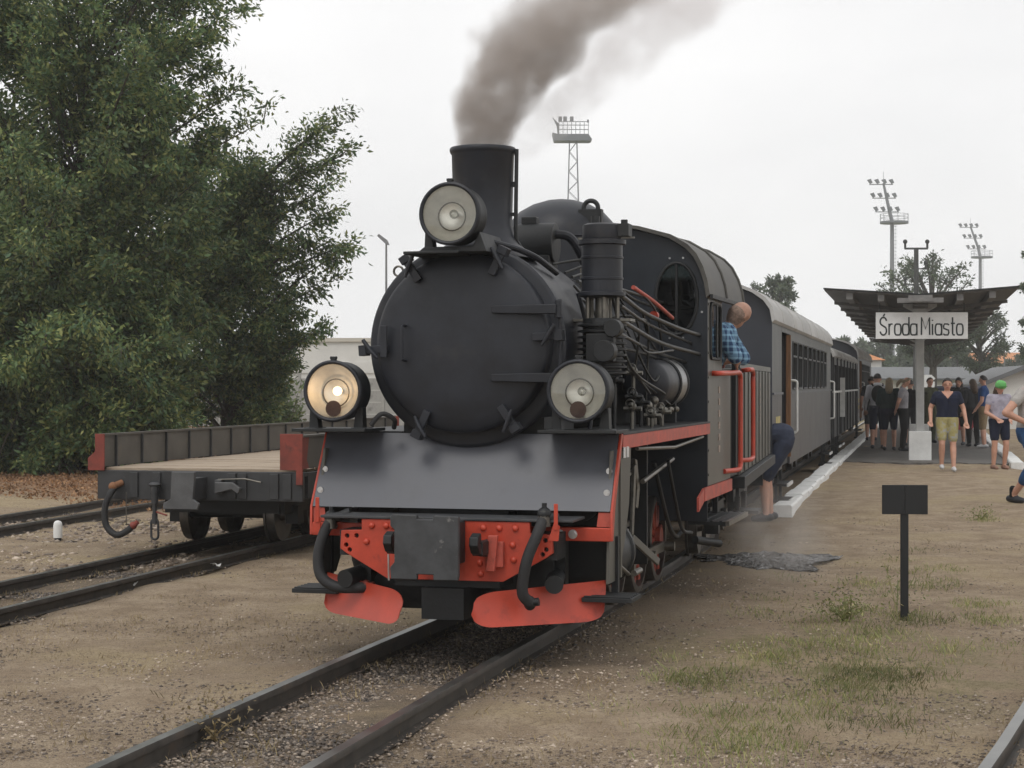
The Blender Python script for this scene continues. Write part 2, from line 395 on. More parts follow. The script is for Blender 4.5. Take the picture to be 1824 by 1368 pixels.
# ------------------------------------------------------------------ steam locomotive (local: x right, y back along the track, z up from the rail head)
def plate_holes(outer, holes, fn, d0, d1):
    """flat plate with real openings, extruded from d0 to d1"""
    bm = bmesh.new(); es = []
    for loop in [outer]+holes:
        vs = [bm.verts.new((u, v, 0)) for u, v in loop]
        es += [bm.edges.new((vs[i], vs[(i+1) % len(vs)])) for i in range(len(vs))]
    bmesh.ops.triangle_fill(bm, use_beauty=True, use_dissolve=False, edges=es)
    bm.verts.index_update(); n = len(bm.verts)
    co = [v.co.copy() for v in bm.verts]; fc = [[v.index for v in f.verts] for f in bm.faces]
    be = [[v.index for v in e.verts] for e in bm.edges if len(e.link_faces) == 1]
    bm.free(); b = MB()
    b.add([fn(c.x, c.y, d0) for c in co]+[fn(c.x, c.y, d1) for c in co],
          [tuple(f) for f in fc]+[tuple(i+n for i in reversed(f)) for f in fc]+[(a, c, c+n, a+n) for a, c in be])
    return b
def ellipse(cx, cz, rx, rz, n=28): return [(cx+rx*math.cos(2*PI*i/n), cz+rz*math.sin(2*PI*i/n)) for i in range(n)]

LOC = (-0.30, 10.05, 0); LH = heading(15)
loco = thing('steam_locomotive', 'black narrow gauge steam locomotive with red buffer beam and smoking chimney', 'locomotive', LOC, LH)
M_refl = mat('lamp_reflector', (.88, .87, .83), .36, metal=.5, var=.08, scale=14)
M_glasslamp = glass('lamp_glass', (.97, .97, .93), .03, .03)
M_bulb = glass('bulb_glass', (.9, .9, .85), .02, .2)
M_bulb_lit = emit('lit_bulb', (1, .66, .36), 4)
M_darkred = mat('dark_red_filter', (.075, .03, .026), .45)
def lamp(par, x, y, z, r, lit, dot, legs):
    root = MB(); q = []
    root.lathe((x, y, z), (0, 1, 0), [(0, r*1.0), (.0, r*1.0), (.012, r*1.04), (.03, r*1.04), (.035, r), (.15, r*.98), (.16, r*1.0), (.175, r*1.0), (.18, r*.94), (.23, r*.6), (.245, r*.2)], 40, False)
    body = root.build('headlight', M_black2, par, 30)
    MB().arc_torus((x, y-.004, z), r*.985, r*.07, 0, 2*PI, (1, 0, 0), (0, 0, 1), 40, 8).build('rim', M_black, body)
    MB().lathe((x, y+.008, z), (0, 1, 0), [(0, r*.93), (.02, r*.88), (.05, r*.74), (.075, r*.55), (.09, r*.4), (.1, r*.22), (.103, r*.02)], 40, False).build('reflector', M_refl, body, 60)
    MB().lathe((x, y+.004, z), (0, 1, 0), [(-.012, r*.02), (-.011, r*.4), (-.006, r*.75), (0, r*.95)], 40, False).build('lens', M_glasslamp, body, 60)
    MB().arc_torus((x-.008, y+.075, z-.01), r*.47, .004, 0, 2*PI, (1, 0, 0), (0, 0, 1), 28, 6).build('inner_ring', M_rod, body)
    MB().ball((x+.012, y+.045, z), (.026, .03, .026)).build('bulb', M_bulb_lit if lit else M_bulb, body, 60)
    MB().cyl((x+.012, y+.06, z), (x+.012, y+.1, z), .014, n=12).build('bulb_socket', M_steel, body)
    if dot:
        MB().cyl((x-.005, y+.02, z-.1), (x-.005, y+.028, z-.1), .046, n=24).cyl((x-.005, y+.028, z-.1), (x+.03, y+.07, z-.14), .01, n=8).build('filter_disc', M_darkred, body)
    b = MB().box(x-.014, x+.014, y+.0, y+.03, z+r, z+r+.025); b.cyl((x-.02, y+.015, z+r+.022), (x+.02, y+.015, z+r+.022), .008, n=8)
    b.build('catch', M_black2, body)
    for s in legs:
        p = MB(); p.prism([(x+s*r*.72, z-r*.62), (x+s*r*.95, z-r*.55), (x+s*r*.98, z-r-.045), (x+s*r*.62, z-r-.045)], XZ, y+.05, y+.12)
        p.box(min(x+s*r*.6, x+s*r*1.1), max(x+s*r*.6, x+s*r*1.1), y+.02, y+.16, z-r-.055, z-r-.04)
        p.build('bracket', M_black2, body, bevel=.004)
    return body

# --- front: beam, casting, coupling plate
MB().box(-.87, .87, -.012, .03, .607, .682).build('front_beam', M_red, loco, bevel=.006)
cast = [(-.48, .725), (-.48, .665), (-.6, .66), (-.605, .56), (-.57, .535), (-.33, .40), (.33, .40), (.57, .535), (.605, .56), (.6, .66), (.48, .665), (.48, .725)]
holes = [ellipse(sx*px, pz, .013, .013, 10) for sx in (-1, 1) for px, pz in ((.565, .63), (.51, .632), (.57, .58), (.55, .553))]
plate_holes(cast, holes, XZ, -.26, -.225).build('beam_casting', M_red, loco, bevel=.003)
MB().box(-.62, .62, -.2249, -.013, .52, .66).box(-.3, .3, -.22, .3, .36, .52).build('beam_box', M_black2, loco)
rv = MB().ball((0, 0, 0), (.019, .017, .019), 10, 6).build('rivet', M_red, loco, 60)
spots = [(-.42, .69), (-.335, .69), (.22, .69), (.31, .69), (.4, .69), (.175, .62), (.175, .575), (.2, .5), (.205, .44), (-.45, .6), (-.3, .69), (.265, .6), (.385, .6), (.27, .52), (.39, .52)]
for i, (x, z) in enumerate(spots):
    (rv if i == 0 else share(rv)).location = (x, -.262, z)
pl = [(-.185, .44), (-.04, .44), (-.04, .468), (.05, .468), (.05, .44), (.185, .44), (.188, .47), (.188, .775), (.05, .78), (.048, .758), (-.04, .758), (-.04, .78), (-.175, .782), (-.188, .77), (-.188, .72), (-.165, .7), (-.165, .53), (-.19, .5)]
M_chip = mat('chipped_dark_grey_paint', (.045, .047, .05), .5, var=.25, scale=8, col2=(.22, .21, .2), thr=.62, c2scale=14, bump=.12, bscale=30)
MB().prism(pl, XZ, -.63, -.595).build('coupling_plate', M_chip, loco, bevel=.005)
cb = MB().box(-.12, .12, -.594, -.262, .5, .73); cb.build('coupling_box', M_black2, loco, bevel=.01)
for s in (-1, 1):   # safety hooks on both sides of the coupling
    h = MB().prism([(0, 0), (-.05, .01), (-.16, .03), (-.2, .075), (-.19, .12), (-.13, .14), (-.12, .11), (-.14, .085), (-.1, .07), (0, .08)], lambda u, v, d: (s*.24+d, -.33+u, .54+v), -.025, .025)
    h.cyl((s*.24, -.33, .6), (s*.24, -.26, .6), .03, n=12); h.box(s*.24-.03, s*.24+.03, -.45, -.33, .555, .63); h.build('drag_hook', M_black2, loco, bevel=.006)
MB().cyl((-.235, -.52, .56), (-.232, -.52, .42), .005, n=8).build('hook_pin', M_steel, loco)
MB().box(.24, .34, -.3, -.261, .48, .62).prism([(.262, .655), (.318, .655), (.31, .56), (.3, .46), (.25, .46), (.262, .56)], XZ, -.33, -.301).build('lashing_bracket', M_redold, loco, bevel=.006)
MB().box(-.72, .72, -.27, .02, .728, .742).build('front_shelf', M_chip, loco, bevel=.003)
# --- apron plate with bolts, red angles
ap = [(-.868, 0), (.866, 0), (.866, 1), (-.868, 1)]
def APR(u, v, d): return (u, -.0 + v*.23 + d, .772 + v*.415)
MB().prism(ap, APR, -.004, .004).build('apron_plate', M_apron, loco)
bt = MB().cyl((0, .004, 0), (0, -.006, 0), .0125, n=6).cyl((0, .006, 0), (0, -.001, 0), .018, n=14).build('bolt', M_steel, loco)
for i, (x, v) in enumerate(((-.835, .5), (-.838, .22), (.838, .52), (.838, .24))):
    (bt if i == 0 else share(bt)).location = APR(x, v, -.012)
for s in (-1, 1):
    a = MB(); x0, x1 = (.868, .882) if s > 0 else (-.884, -.87)
    a.prism([(-.012, .61), (.02, .61), (.06, .772), (.285, 1.19), (.24, 1.19), (-.005, .772)], YZ, x0, x1)
    a.build('apron_side_angle', M_red, loco, bevel=.002)
    MB().prism([(s*.79, .686), (s*.866, .686), (s*.866, .765), (s*.8, .765)], XZ, .004, .014).build('gusset', M_redold, loco)
    nb = MB().cyl((0, -.012, 0), (0, -.03, 0), .02, n=6).cyl((0, -.012, 0), (0, -.016, 0), .026, n=14)
    if s > 0:
        n0 = nb.build('nut', M_steel, loco); n0.location = (.585, 0, .645); share(n0, loc=(.66, 0, .645))
# --- brake hoses, cocks, red levers
hose_l = [(-.66, -.02, .72), (-.735, -.06, .7), (-.765, -.1, .62), (-.785, -.13, .5), (-.76, -.15, .39), (-.67, -.16, .335), (-.56, -.15, .33), (-.5, -.13, .335)]
hose_r = [(.6, -.05, .755), (.56, -.26, .755), (.535, -.325, .66), (.49, -.35, .54), (.465, -.35, .42), (.462, -.34, .345), (.49, -.3, .295)]
for pts, s in ((hose_l, -1), (hose_r, 1)):
    h = MB().tube(bez(pts[1:], 7), .031, 14).build('air_hose', M_rubber, loco, 60)
    p0 = Vector(pts[1]); MB().cyl(p0+Vector((0, 0, .03)), p0+Vector((0, -.005, -.05)), .036, n=16).arc_torus(p0+Vector((0, 0, -.035)), .034, .006, 0, 2*PI, (1, 0, 0), (0, 1, 0), 16, 6).build('clamp', M_rod, h)
    e = Vector(pts[-1]); MB().ball(e, (.035, .03, .04)).cyl(e, e+Vector((.05, 0, .01)), .022, n=12).build('coupling_head', M_brownred if s < 0 else M_black2, h)
    v = MB().cyl(p0, (p0.x+.11, p0.y+.02, .745) if s < 0 else (p0.x+.07, p0.y+.03, .748), .028, n=14).ball(p0+Vector((0, 0, .015)), .04).cyl(p0+Vector((0, 0, .03)), p0+Vector((0, 0, .075)), .014, n=8)
    v.build('angle_cock', M_black2, loco)
    l = MB(); x = p0.x-.065 if s < 0 else p0.x+.075
    l.box(x-.011, x+.011, p0.y-.05, p0.y-.042, .69, .83); l.prism([(x-.045, .63), (x+.012, .63), (x+.02, .71), (x-.012, .73)], XZ, p0.y-.041, p0.y-.033)
    l.build('cock_lever', M_red, loco, bevel=.002)
# --- rail guards (plough blades)
def guard(s):
    b = MB(); nx, nz = 44, 7; g0 = []
    for j in range(nz+1):
        row = []
        for i in range(nx+1):
            u = i/nx; v = j/nz
            # rounded lower corners
            xi = .2+(.82-.2)*u; yi = -.38+(.1+.38)*u
            lo = .165; hi = .345+.04*u
            c = .17; k = 0
            if u < c: k = 1-math.sqrt(max(0, 1-(1-u/c)**2))
            if u > 1-c: k = max(k, 1-math.sqrt(max(0, 1-((u-1+c)/c)**2)))
            z0 = lo+k*(.075 if u < .5 else .05); z1 = hi-(k*.05 if u < .5 else 0)
            z = z0+(z1-z0)*v
            yb = yi-.05*(1-v)**2
            row.append((s*xi, yb, z))
        g0.append(row)
    n = (nx+1)
    for off in (0, .008):
        b.v += [(x, y+off, z) for r in g0 for x, y, z in r]
    t = n*(nz+1)
    for j in range(nz):
        for i in range(nx):
            a = j*n+i; b.f.append((a, a+1, a+n+1, a+n)); b.f.append((t+a, t+a+n, t+a+n+1, t+a+1))
    edge = [i for i in range(n)]+[j*n+nx for j in range(1, nz+1)]+[nz*n+i for i in range(nx-1, -1, -1)]+[j*n for j in range(nz-1, 0, -1)]
    for i in range(len(edge)):
        a, c = edge[i], edge[(i+1) % len(edge)]; b.f.append((a, t+a, t+c, c))
    return b
M_redguard = mat('dusty_red_guard_paint', (.46, .055, .028), .38, var=.15, scale=3, col2=(.2, .03, .022), thr=.6, c2scale=2.2, bump=.03, bscale=12)
for s in (-1, 1):
    guard(s).build('rail_guard', M_redguard, loco, 60)
    MB().prism([(s*.5, .3), (s*.56, .3), (s*.56, .6), (s*.5, .6)], XZ, -.05, -.03).build('guard_hanger', M_black2, loco)
    MB().cyl((s*.6, -.2, .385), (s*.5, .3, .42), .05, n=18).build('steam_cock_pipe', M_black2, loco)
    st = MB().box(s*.85-.14, s*.85+.14, -.02, .26, .275, .3)
    for k in range(5): st.box(s*.85-.13, s*.85+.13, -.01+k*.05, .012+k*.05, .3, .308)
    st.box(s*.85-.02, s*.85+.02, .2, .24, .3, .62); st.build('footstep', M_black2, loco, bevel=.003)
MB().box(-.12, .12, -.3, .2, .19, .36).box(-.6, .6, .06, .14, .2, .6).build('pony_stretcher', M_black2, loco)
# --- smokebox, door, dogs, hinges
MB().lathe((0, .16, 1.69), (0, 1, 0), [(0, .56), (.004, .573), (.012, .58), (.05, .58), (.055, .572), (.94, .572)], 72).build('smokebox', M_black, loco)
door = MB().lathe((0, .15, 1.70), (0, 1, 0), [(-.035, .02), (-.033, .15), (-.026, .3), (-.012, .42), (.0, .485), (.012, .503), (.03, .508), (.119, .508)], 72, True).build('smokebox_door', M_black, loco, 50)
for k in range(6):
    a = R(60*k+4); ca, sa = math.cos(a), math.sin(a); c = Vector((ca*.5, .115, 1.70+sa*.5)); t = Vector((-sa, 0, ca)); rr = Vector((ca, 0, sa))
    d = MB(); Mx = Matrix.Translation(c) @ Matrix(((ca, 0, -sa), (0, 1, 0), (sa, 0, ca))).to_4x4()
    d.box(-.075, .075, -.012, .02, -.022, .022, Mx); d.box(.05, .095, -.02, .06, -.03, .03, Mx)
    sg = 1 if k in (0, 1, 4) else -1
    d.tube([c-rr*.02-t*.05*sg+Vector((0, -.03, 0)), c+rr*.02+Vector((0, -.035, 0)), c+rr*.06+t*.06*sg+Vector((0, -.03, 0))], [.009, .014, .012], 8)
    d.build('door_dog', M_black, door, bevel=.004)
for z in (1.885, 1.505):
    h = MB().prism([(.19, z-.02), (.45, z-.026), (.56, z-.026), (.56, z+.026), (.45, z+.026), (.19, z+.02)], XZ, .095, .135)
    h.cyl((.565, .13, z-.05), (.565, .13, z+.05), .02, n=12); h.build('hinge_strap', M_black, door, bevel=.004)
MB().cyl((.568, .16, 1.45), (.568, .16, 1.94), .01, n=10).build('hinge_rod', M_black, door)
MB().tube(bez([(-.32, .14, 1.8), (-.32, .07, 1.795), (-.32, .06, 1.77), (-.32, .06, 1.63), (-.32, .07, 1.605), (-.32, .14, 1.6)], 4), .008, 8).build('door_handle', M_black, door)
MB().box(-.46, -.42, .085, .1, 1.62, 1.8).build('door_stop', M_black, door, bevel=.004)
door.location = (0, -.095, 0)
MB().arc_torus((-.42, .2, 2.12), .028, .007, 0, 2*PI, (1, 0, 0), (0, 0, 1), 16, 6).build('rail_eye', M_rod, loco)
# saddle below the smokebox and boiler barrel, firebox
MB().box(-.42, .42, .3, 1.05, .55, 1.28).build('saddle', M_black2, loco)
MB().lathe((0, 1.1, 1.69), (0, 1, 0), [(0, .5), (.02, .515), (.06, .515), (.065, .5), (.9, .5), (.905, .51), (.96, .51), (.965, .5), (1.9, .5), (1.905, .51), (1.96, .51), (1.965, .5), (2.39, .5)], 56).build('boiler', M_black, loco)
MB().box(-.4, .4, 2.3, 3.49, .6, 1.6).build('firebox', M_black2, loco, bevel=.03)
# --- chimney
CH = (0, .5, 2.2)
chim = MB().lathe(CH, (0, 0, 1), [(0, .34), (.045, .27), (.085, .215), (.13, .188), (.2, .172), (.61, .183), (.62, .19), (.632, .195), (.645, .195), (.652, .19), (.652, .172), (.4, .165)], 48, False).build('chimney', M_black, loco, 40)
MB().tube(bez([(.26, .54, 2.22), (.21, .52, 2.29), (.2, .5, 2.36), (.205, .5, 2.84)], 5), .012, 8).box(.17, .21, .49, .51, 2.62, 2.65).box(.17, .21, .49, .51, 2.45, 2.47).build('exhaust_pipe', M_black2, chim)
# --- headlights
lamp(loco, 0, -.17, 2.408, .166, False, False, (-1,))
MB().prism([(-.16, 2.23), (-.1, 2.23), (.12, 2.23), (.16, 2.31), (.2, 2.2), (-.2, 2.2)], XZ, -.13, .3).box(-.27, .05, -.17, .25, 2.19, 2.205).build('lamp_shelf', M_black2, loco, bevel=.004)
MB().tube(bez([(.13, .1, 2.28), (.2, .2, 2.26), (.28, .3, 2.235), (.36, .4, 2.19), (.42, .6, 2.12)], 6), .018, 10).build('conduit', M_black, loco)
lamp(loco, -.725, -.06, 1.43, .167, True, True, (-1, 1))
lamp(loco, .7, -.06, 1.43, .167, False, True, (-1, 1))
for s in (-1, 1):
    MB().box(s*.72-.24, s*.72+.2, -.1, .26, 1.2, 1.218).box(s*.72-.2, s*.72+.16, .17, .26, 1.19, 1.2).build('lamp_platform', M_black2, loco, bevel=.003)
MB().tube(bez([(-.52, .0, 1.235), (-.46, .02, 1.3), (-.4, .06, 1.27), (-.42, .12, 1.22)], 6), .014, 8).build('lamp_cable', M_rubber, loco)
# --- running boards with red valance
for s in (-1, 1):
    x0, x1 = (.42, .882) if s > 0 else (-.882, -.42)
    MB().box(x0, x1, .287, 3.497, 1.182, 1.196).build('running_board', M_black2, loco, bevel=.002)
    x0, x1 = (.868, .88) if s > 0 else (-.88, -.868)
    MB().box(x0, x1, .295, 3.496, 1.104, 1.181).build('valance', M_redold, loco, bevel=.002)
    MB().prism([(.12, 1.1), (.66, 1.1), (.6, .78), (.5, .6), (.3, .37), (.02, .37), (.05, .72)], YZ, s*.845-.008, s*.845+.008).build('cylinder_side_plate', M_olive, loco, bevel=.004)
    MB().box(s*.858-.006, s*.858+.006, .3, .34, .38, 1.05).build('plate_rib', M_olive, loco)
    for k in (0, .09):
        MB().cyl((s*.883, .3+k, 1.115), (s*.883, .3+k, 1.055), .012, n=8).build('stud', M_steel, loco)
MB().tube([(.84, .9, 1.085), (.84, 2.2, 1.05), (.84, 3.4, 1.085)], .012, 8).build('grab_pipe', M_rod, loco)
# --- frame, cylinders, wheels, rods
MB().box(-.26, .26, .12, 4.95, .3, .85).box(-.8, .8, 3.6, 4.9, .62, .72).build('main_frame', M_black2, loco)
wheel_mb = None
M_spoke = mat('rusty_orange_red_spokes', (.3, .05, .028), .6, var=.3, scale=10)
M_tyre = mat('steel_tyre', (.12, .11, .1), .4, metal=.7, var=.3)
for s in (-1, 1):
    cyl = MB().lathe((s*.6, .42, .46), (0, 1, 0), [(0, .08), (.01, .17), (.03, .2), (.06, .21), (.07, .195), (.55, .195), (.56, .21), (.6, .21), (.62, .16)], 32)
    cyl.box(s*.6-.16, s*.6+.16, .45, 1.0, .55, .9); cyl.cyl((s*.6, .4, .8), (s*.6, 1.05, .8), .12, n=20); cyl.build('cylinder', M_black2, loco)
    MB().cyl((s*.6, 1.03, .46), (s*.6, 1.5, .46), .02, n=10).build('piston_rod', M_rod, loco)
    MB().box(s*.6-.03, s*.6+.03, 1.05, 1.85, .555, .585).box(s*.6-.03, s*.6+.03, 1.05, 1.85, .335, .36).build('slide_bar', M_rod, loco)
    MB().box(s*.6-.05, s*.6+.05, 1.45, 1.62, .36, .55).build('crosshead', M_rod, loco, bevel=.008)
    for i, y in enumerate((1.32, 2.08, 2.84, 3.6)):
        w = MB().lathe((s*.40, y, .33), (s, 0, 0), [(-.03, .355), (-.015, .355), (-.01, .33), (.075, .327), (.08, .31), (.08, .285), (-.03, .285)], 36, False).build('wheel', M_tyre, loco)
        sp = MB().cyl((s*.37, y, .33), (s*.5, y, .33), .075, n=18)
        for k in range(10):
            a = 2*PI*k/10+.2; sp.tube([(s*.44, y+.06*math.cos(a), .33+.06*math.sin(a)), (s*.44, y+.29*math.cos(a), .33+.29*math.sin(a))], [.026, .02], 6)
        a0 = 2.2*i*0+.9
        sp.build('spokes', M_spoke, w); MB().cyl((s*.45, y+.13*math.cos(3.6), .33+.13*math.sin(3.6)), (s*.62, y+.13*math.cos(3.6), .33+.13*math.sin(3.6)), .035, n=14).build('crank_pin', M_rod, w)
    cy, cz = .13*math.cos(3.6), .33+.13*math.sin(3.6)
    MB().box(s*.535-.012, s*.535+.012, 1.32+cy, 3.6+cy, cz-.035, cz+.035).build('coupling_rod', M_rod, loco, bevel=.006)
    MB().prism([(1.53, .43), (2.84+cy, cz-.03), (2.84+cy+.03, cz+.03), (1.53, .49)], YZ, s*.58-.012, s*.58+.012).build('main_rod', M_rod, loco, bevel=.005)
    # valve gear
    MB().prism([(.98, .66), (1.28, .63), (1.28, .76), (.98, .79)], YZ, s*.66-.012, s*.66+.012).build('gear_bracket', M_olive, loco, bevel=.004)
    MB().prism([(1.4, .96), (1.46, .97), (1.36, .5), (1.31, .5)], YZ, s*.72-.01, s*.72+.01).build('combination_lever', M_rod, loco, bevel=.004)
    MB().prism([(1.5, 1.0), (1.57, .99), (1.66, .8), (1.6, .68), (1.54, .69), (1.58, .8)], YZ, s*.7-.012, s*.7+.012).build('expansion_link', M_rod, loco, bevel=.004)
    MB().prism([(1.02, .52), (1.07, .56), (1.95, .33), (1.9, .29)], YZ, s*.78-.01, s*.78+.01).build('drain_lever', M_olive, loco, bevel=.004)
    MB().cyl((s*.7, .95, .86), (s*.7, 1.45, .92), .014, n=8).cyl((s*.74, 1.6, .85), (s*.74, 2.7, .95), .016, n=8).cyl((s*.78, .7, .4), (s*.78, .95, .33), .012, n=8).cyl((s*.8, 1.0, .33), (s*.8, 1.2, .33), .02, n=8).build('valve_rod', M_rod, loco)
    MB().tube(bez([(s*.72, 2.1, .95), (s*.74, 2.3, .7), (s*.74, 2.6, .48), (s*.74, 2.85, .4), (s*.74, 3.1, .42)], 6), .016, 8).tube(bez([(s*.78, 2.3, .95), (s*.79, 2.5, .7), (s*.79, 2.8, .46), (s*.79, 3.2, .4)], 6), .013, 8).build('sand_pipe', M_black2, loco)
    MB().box(s*.7-.012, s*.7+.012, 1.2, 1.22, .5, 1.1).build('motion_bracket', M_black2, loco); MB().box(s*.7-.012, s*.7+.012, 1.1, 1.13, .38, 1.1).build('motion_bracket', M_black2, loco); MB().box(s*.62-.1, s*.62+.1, 1.85, 1.88, .3, 1.1).build('motion_plate', M_black2, loco)
    if True:
        st = MB().box(s*.88-.17, s*.88+.13, 3.55, 4.6, .43, .455)
        for k in range(4): st.box(s*.88-.15+k*.07, s*.88-.13+k*.07, 3.56, 4.59, .455, .462)
        st.box(s*.78-.02, s*.78+.02, 3.7, 3.74, .455, .75).box(s*.78-.02, s*.78+.02, 4.4, 4.44, .455, .75); st.build('cab_step', M_black2, loco)
        MB().box(s*.985+.001, s*.985+.03, 3.55, 4.6, .425, .46).build('step_edge', M_rod, loco)
        MB().cyl((s*.8, 3.3, .34), (s*.93, 3.62, .29), .03, n=12).build('drain_pipe', M_black2, loco)
# --- dome, generator, pump, tank, pipes
dome = MB().lathe((0, 2.48, 2.05), (0, 0, 1), [(0, .46), (.08, .42), (.14, .4), (.38, .395), (.46, .385), (.54, .355), (.61, .29), (.66, .2), (.69, .1), (.7, .02)], 48, False).build('steam_dome', M_black, loco, 50)
MB().arc_torus((0, 2.48, 2.47), .396, .008, 0, 2*PI, (1, 0, 0), (0, 1, 0), 40, 6).build('dome_band', M_black, dome)
MB().arc_torus((.26, 2.25, 2.66), .05, .016, -.3, PI+.3, (1, 0, 0), (0, 0, 1), 14, 8).box(.18, .34, 2.22, 2.28, 2.5, 2.65).build('lifting_eye', M_black2, dome)
g = MB().cyl((-.02, 1.42, 2.36), (.22, 1.42, 2.36), .13, n=24).cyl((-.16, 1.42, 2.36), (-.02, 1.42, 2.36), .1, .125, n=24).box(-.12, .2, 1.3, 1.54, 2.14, 2.28).box(.0, .1, 1.38, 1.46, 2.48, 2.53)
g.build('turbo_generator', M_black2, loco, bevel=.008)
MB().tube(bez([(.2, 1.42, 2.42), (.3, 1.44, 2.4), (.36, 1.5, 2.3), (.38, 1.6, 2.2)], 6), .03, 10).build('steam_pipe', M_black, loco)
for px, py in ((.3, 1.9), (.38, 2.05)):
    MB().cyl((px, py, 2.05), (px, py, 2.36), .035, n=14).cyl((px, py, 2.36), (px, py, 2.42), .045, .025, n=14).cyl((px, py, 2.42), (px, py, 2.47), .01, n=8).build('safety_valve', M_rod, loco)
# air pump
PX, PY = .72, .47
p = MB().lathe((PX, PY, 1.36), (0, 0, 1), [(0, .05), (.02, .12), (.06, .13)], 28)
pump = MB().lathe((PX, PY, 2.03), (0, 0, 1), [(0, .1), (.01, .135), (.03, .135), (.035, .118), (.1, .118), (.103, .123), (.115, .123), (.118, .118), (.22, .118), (.223, .123), (.235, .123), (.238, .118), (.3, .118), (.305, .138), (.33, .138), (.335, .112), (.345, .115), (.415, .112), (.425, .09), (.43, .02)], 36).build('air_pump', M_black, loco, 35)
lo = MB(); prof = [(0, .03), (.005, .12)]
for k in range(9):
    prof += [(.02+k*.034, .112), (.024+k*.034, .142), (.034+k*.034, .142), (.038+k*.034, .112)]
lo.lathe((PX, PY, 1.57), (0, 0, 1), prof+[(.34, .11), (.345, .02)], 36).build('finned_cylinder', M_black2, pump, 35)
mid = MB().cyl((PX, PY, 1.9), (PX, PY, 2.04), .04, n=16)
for k in range(5): mid.cyl((PX+.09*math.cos(k*1.256), PY+.09*math.sin(k*1.256), 1.9), (PX+.09*math.cos(k*1.256), PY+.09*math.sin(k*1.256), 2.05), .012, n=8)
mid.box(PX-.2, PX+.17, PY-.02, PY+.12, 1.895, 1.91); mid.build('distance_piece', M_rod, pump)
MB().box(PX-.06, PX+.1, PY-.16, PY-.08, 1.66, 1.82).cyl((PX+.06, PY-.14, 1.72), (PX+.06, PY-.24, 1.72), .062, n=24).cyl((PX+.1, PY-.1, 1.85), (PX+.1, PY-.2, 1.85), .05, n=22).build('valve_chest', M_black2, pump, bevel=.004)
MB().cyl((PX-.04, PY, 2.45), (PX-.04, PY, 2.5), .026, n=10).build('top_plug', M_black2, pump)
MB().box(PX+.1, PX+.165, PY-.05, PY+.05, 2.38, 2.45).cyl((PX+.13, PY, 2.45), (PX+.13, PY, 2.475), .02, n=8).build('steam_lubricator', M_black2, pump)
MB().box(PX-.14, PX+.19, PY-.01, PY+.0, 2.367, 2.377).build('pump_plate', M_rod, pump)
pump.location = (0, 0, -.065)
# tank
TX, TZ = .63, 1.475
tank = MB().lathe((TX, 2.2, TZ), (0, 1, 0), [(0, .02), (.005, .08), (.02, .125), (.05, .155), (.085, .165), (.88, .165), (.92, .15), (.95, .09), (.96, .02)], 40).build('air_tank', M_black, loco, 50)
M_band = mat('worn_steel_band', (.3, .3, .3), .38, metal=.8, var=.2, scale=14)
MB().lathe((TX, 2.72, TZ), (0, 1, 0), [(0, .166), (0, .17), (.26, .17), (.26, .166)], 40, False).build('tank_wrap', M_band, tank)
for yy in (2.7, 3.0): MB().arc_torus((TX, yy, TZ), .17, .012, 0, 2*PI, (1, 0, 0), (0, 0, 1), 36, 6).build('tank_strap', M_black2, tank)
for yy in (2.4, 2.9): MB().box(TX-.1, TX+.1, yy-.02, yy+.02, 1.197, TZ-.12).build('tank_foot', M_black2, tank)
for k in range(3):
    b = MB(); q = Vector((.72, 1.9+.22*k, 1.2)); b.cyl(q, q+Vector((0, 0, .12+.03*k)), .016, n=8).ball(q+Vector((0, 0, .13+.03*k)), .03, 8, 6).cyl(q+Vector((0, 0, .1)), q+Vector((.1, .0, .1)), .012, n=8).ball(q+Vector((.11, 0, .1)), .02, 8, 6); b.build('drain_cock', M_rod, loco)
M_val = mat('dull_valve_metal', (.12, .115, .1), .4, metal=.6, var=.3, scale=20)
for (vx, vy, vz, q) in ((.78, 1.05, 1.33, 1), (.74, 1.3, 1.4, 0), (.8, 1.6, 1.28, 1), (.7, 1.75, 1.36, 0), (.82, 1.85, 1.3, 1), (.66, 1.1, 1.5, 0), (.7, 1.5, 1.55, 1)):
    b = MB().cyl((vx, vy, 1.197), (vx, vy, vz), .012, n=8).ball((vx, vy, vz), .03, 10, 6).cyl((vx-.05, vy, vz-.01), (vx+.06, vy, vz-.01), .014, n=8).cyl((vx, vy, vz), (vx, vy-.06, vz+.02), .009, n=8).arc_torus((vx, vy-.06, vz+.02), .026, .005, 0, 2*PI, (1, 0, 0), (0, 0, 1), 12, 5)
    b.build('valve', M_val if q else M_black2, loco)
M_pipe = mat('grimy_pipe', (.032, .033, .032), .45, metal=.4, var=.3, scale=14)
